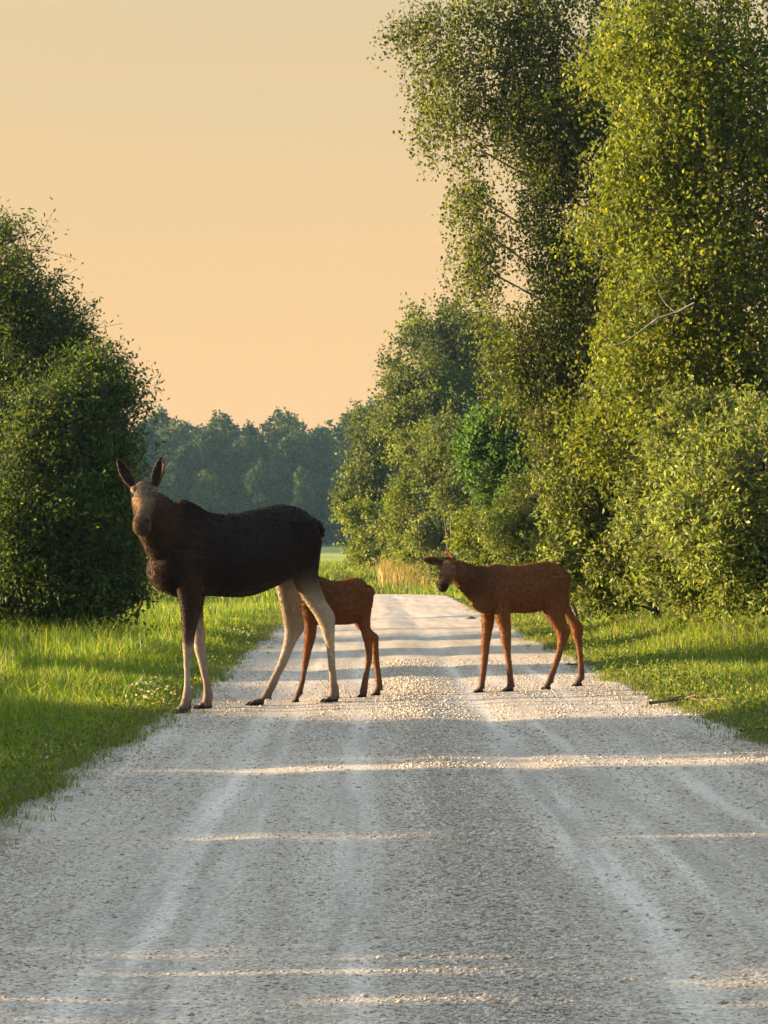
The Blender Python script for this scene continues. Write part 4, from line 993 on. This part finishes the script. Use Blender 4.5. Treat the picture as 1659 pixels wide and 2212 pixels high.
calf.path([(680, 420, 190, .11, 0), (600, 380, 160, .10, .0), (530, 340, 128, .085, .01), (470, 300, 108, .075, .02), (415, 265, 92, .065, .035), (375, 232, 70, .055, .045)],
          [(.105, .046, .022), (.09, .04, .02), (.08, .036, .018), (.09, .04, .02), (.11, .05, .025), (.12, .056, .028)])
calf.path([(1350, 280, 24, .02, .02), (1402, 310, 18, .016, .03), (1408, 365, 8, .01, .03)], [RED, RED, RED])
calf.leg([(430, 730, 880), (520, 735, 890), (600, 742, 888), (660, 750, 884), (720, 772, 886), (800, 798, 889), (860, 804, 891), (910, 810, 890), (960, 828, 888), (1020, 840, 892), (1100, 850, 901), (1180, 856, 909), (1240, 858, 918), (1275, 855, 922)],
         ((817, 1338), (904, 1329), 0.042), 0.085, lcols(430, 1275), hoofw=.021)
calf.leg([(520, 630, 760), (600, 638, 752), (680, 637, 744), (750, 638, 735), (820, 635, 720), (890, 631, 709), (940, 632, 702), (1000, 634, 696), (1100, 625, 683), (1180, 617, 672), (1250, 611, 664), (1290, 602, 660)],
         ((568, 1352), (636, 1344), 0.042), -0.085, lcols(520, 1290), hoofw=.021)
calf.leg([(310, 1170, 1395), (400, 1130, 1405), (500, 1145, 1397), (605, 1166, 1362), (690, 1212, 1368), (750, 1252, 1395), (795, 1281, 1410), (830, 1290, 1402), (870, 1296, 1388), (950, 1291, 1356), (1050, 1264, 1320), (1120, 1240, 1295), (1190, 1210, 1272), (1235, 1195, 1262)],
         ((1161, 1312), (1228, 1306), 0.042), 0.075, lcols(400, 1235), hoofw=.021, flat=.4)
calf.leg([(480, 1230, 1405), (560, 1290, 1400), (620, 1330, 1422), (680, 1376, 1465), (730, 1402, 1512), (765, 1412, 1525), (810, 1422, 1520), (860, 1436, 1512), (950, 1463, 1518), (1050, 1474, 1525), (1130, 1476, 1530), (1180, 1472, 1537), (1210, 1462, 1530)],
         ((1430, 1299), (1502, 1278), 0.042), -0.075, lcols(480, 1210), hoofw=.021, flat=.4)
poll = calf.pl(362, 212, .06); nose = at(*calf.uv(283, 412), poll.y - 0.22)
calf.head(poll, nose, (0, 0, 1), [(-.15, .03, .035, .01), (0, .052, .06, 0), (.15, .064, .076, 0), (.30, .067, .078, .002), (.45, .056, .068, .006), (.6, .045, .057, .008), (.75, .041, .052, .006), (.88, .043, .05, .006), (.97, .038, .042, .01), (1.03, .024, .026, .014), (1.05, .01, .012, .016)],
          [REDD, (.09, .045, .025), (.12, .065, .04), (.14, .08, .05), (.15, .085, .05), (.13, .07, .04), (.09, .045, .028), (.045, .024, .016), (.03, .016, .012), (.025, .014, .01), (.025, .014, .01)])
_, ha, hs_, hu, hL = calf.hf
js = [(calf.hp(.28, 0, -.055), .038, .034), (calf.hp(.55, 0, -.055), .03, .028), (calf.hp(.8, 0, -.05), .027, .024), (calf.hp(.95, 0, -.046), .018, .016)]
calf.loft([np.array(q[0]) for q in js], [np.array(hs_) * q[1] for q in js], [np.array(hu) * q[2] for q in js], [REDD, REDD, (.04, .022, .015), (.03, .018, .012)], r=12)
for sg in (-1, 1):
    bp = [calf.hp(.17, sg * .052, .036), calf.hp(.28, sg * .062, .04), calf.hp(.38, sg * .05, .034)]
    calf.loft([np.array(q) for q in bp], [np.array(hs_) * w for w in (.008, .016, .008)], [np.array(hu) * w for w in (.012, .018, .01)], [(.14, .08, .05)] * 3, r=10)
    calf.eyes.append(calf.hp(.33, sg * .0565, .028)); calf.blobs.append((calf.hp(.33, sg * .06, .026), .028, (.012, .007, .006), .9))
    calf.blobs.append((calf.hp(.98, sg * .026, .022), .018, (.006, .004, .004), .9))
calf.blobs.append((calf.pl(570, 570, .0), .16, (.20, .10, .05), .7))
e0 = calf.hp(.03, .05, .035); t0 = at(*calf.uv(122, 163), e0.y - .02)
calf.ear(e0, t0, (0.1, -1, -.1), .036, (.085, .045, .03), (.16, .08, .045))
e1 = calf.hp(.03, -.045, .04); t1 = at(*calf.uv(312, 96), e1.y + .06)
calf.ear(e1, t1, (-.85, -.5, .1), .034, (.13, .07, .04), (.11, .055, .03))
calf.finish(0.0068, 3, 60000, 0.016, 0.0115)

CROP4 = (631.04, 1230.5, 0.15215)
B2 = sum((ground(CROP4[0] + CROP4[2] * a, CROP4[1] + CROP4[2] * b) for a, b in [(45, 1890), (990, 1820), (1185, 1800)]), Vector((0, 0, 0))) / 3
kid = Animal('moose_calf', 'reddish brown moose calf half hidden behind the adult moose\'s hind legs', None, B2, R(22), CROP4)
kid.trunk([(112, 400, 640, .05), (160, 260, 735, .09), (240, 160, 768, .12), (340, 105, 775, .14), (440, 118, 774, .155), (540, 156, 774, .165), (640, 166, 776, .172), (740, 150, 774, .17), (840, 126, 764, .15), (920, 120, 742, .135),
           (990, 142, 715, .115), (1050, 200, 660, .085), (1095, 290, 520, .04)], kcol)
kid.path([(330, 380, 240, .11, 0), (250, 260, 210, .10, -.01), (185, 120, 165, .085, -.02), (140, -20, 130, .075, -.03), (110, -140, 105, .065, -.04), (95, -200, 85, .055, -.04)],
         [(.07, .028, .014)] * 3 + [(.07, .03, .015)] * 3)
kid.path([(1080, 240, 34, .02, .02), (1140, 300, 24, .016, .03), (1148, 370, 11, .01, .03)], [RED, RED, RED])
kid.leg([(480, 110, 380), (600, 135, 370), (700, 160, 358), (790, 178, 350), (860, 182, 340), (940, 180, 330), (1020, 176, 312), (1100, 168, 288), (1200, 157, 262), (1300, 150, 240), (1400, 140, 216), (1500, 128, 195), (1600, 108, 178), (1690, 72, 160), (1760, 45, 148)],
        ((2, 1897), (88, 1884), 0.042), 0.06, lcols(480, 1760), hoofw=.021)
kid.leg([(520, 330, 540), (640, 380, 540), (760, 430, 560), (860, 455, 575), (960, 475, 585), (1060, 490, 588), (1160, 500, 585), (1260, 512, 585), (1360, 525, 590), (1480, 535, 600), (1600, 540, 608), (1690, 538, 618), (1730, 530, 612)],
        ((480, 1812), (590, 1800), 0.042), -0.07, lcols(520, 1730), hoofw=.021)
kid.leg([(270, 880, 1130), (380, 850, 1150), (500, 880, 1138), (620, 905, 1112), (740, 932, 1106), (860, 974, 1116), (930, 994, 1140), (980, 1006, 1150), (1050, 1026, 1142), (1180, 1044, 1136), (1300, 1045, 1130), (1400, 1034, 1108), (1500, 1010, 1092), (1600, 986, 1080), (1680, 968, 1074), (1730, 955, 1062)],
        ((932, 1827), (1046, 1814), 0.042), 0.075, lcols(380, 1730), hoofw=.021, flat=.4)
kid.leg([(560, 850, 1080), (660, 858, 1050), (740, 872, 1030), (820, 925, 1080), (890, 1010, 1165), (945, 1085, 1222), (1000, 1120, 1226), (1080, 1132, 1224), (1180, 1136, 1229), (1300, 1148, 1238), (1400, 1166, 1250), (1500, 1178, 1262), (1600, 1184, 1280), (1660, 1178, 1290), (1700, 1165, 1282)],
        ((1122, 1810), (1242, 1790), 0.042), -0.075, lcols(560, 1700), hoofw=.021, flat=.4)
poll = kid.pl(92, -205, -.04); nose = poll + Vector((-.30, .10, -.16))
kid.head(poll, nose, (0, 0, 1), [(-.15, .03, .035, .01), (0, .052, .06, 0), (.15, .064, .076, 0), (.30, .067, .078, .002), (.45, .056, .068, .006), (.6, .045, .057, .008), (.75, .041, .052, .006), (.88, .043, .05, .006), (.97, .038, .042, .01), (1.03, .024, .026, .014), (1.05, .01, .012, .016)],
         [REDD, (.09, .045, .025), (.12, .065, .04), (.14, .08, .05), (.15, .085, .05), (.13, .07, .04), (.09, .045, .028), (.045, .024, .016), (.03, .016, .012), (.025, .014, .01), (.025, .014, .01)])
for sg in (-1, 1):
    kid.eyes.append(kid.hp(.33, sg * .0585, .022))
    e0 = kid.hp(.0, sg * .05, .03); t0 = e0 + kid.hf[2] * (sg * .10) + Vector((.07, 0, .06))
    kid.ear(e0, t0, tuple(kid.hf[1]), .036, (.05, .022, .014), (.10, .045, .025))
kid.finish(0.0068, 3, 50000, 0.016, 0.0115)

# ------------------------------------------------------------------ evening haze
HAZE = 0.0002
if HAZE:
    x0, x1, y0, y1, z0, z1 = -420, 420, -40, 470, -3.0, 32.0
    V = np.array([[x, y, z] for z in (z0, z1) for y in (y0, y1) for x in (x0, x1)])
    F = np.array([[0, 2, 3, 1], [4, 5, 7, 6], [0, 1, 5, 4], [2, 6, 7, 3], [0, 4, 6, 2], [1, 3, 7, 5]])
    m, t = new_mat('haze')
    pv = nd(t, 'ShaderNodeVolumePrincipled'); pv.inputs['Color'].default_value = (0.36, 0.68, 1.0, 1); pv.inputs['Density'].default_value = HAZE
    pv.inputs['Anisotropy'].default_value = 0.0
    o = nd(t, 'ShaderNodeOutputMaterial'); t.links.new(pv.outputs[0], o.inputs['Volume'])
    hz_ = mobj('haze', mesh_np('haze', V, F, m)); tag(hz_, 'pale evening haze over the road and field', 'haze', kind='stuff')
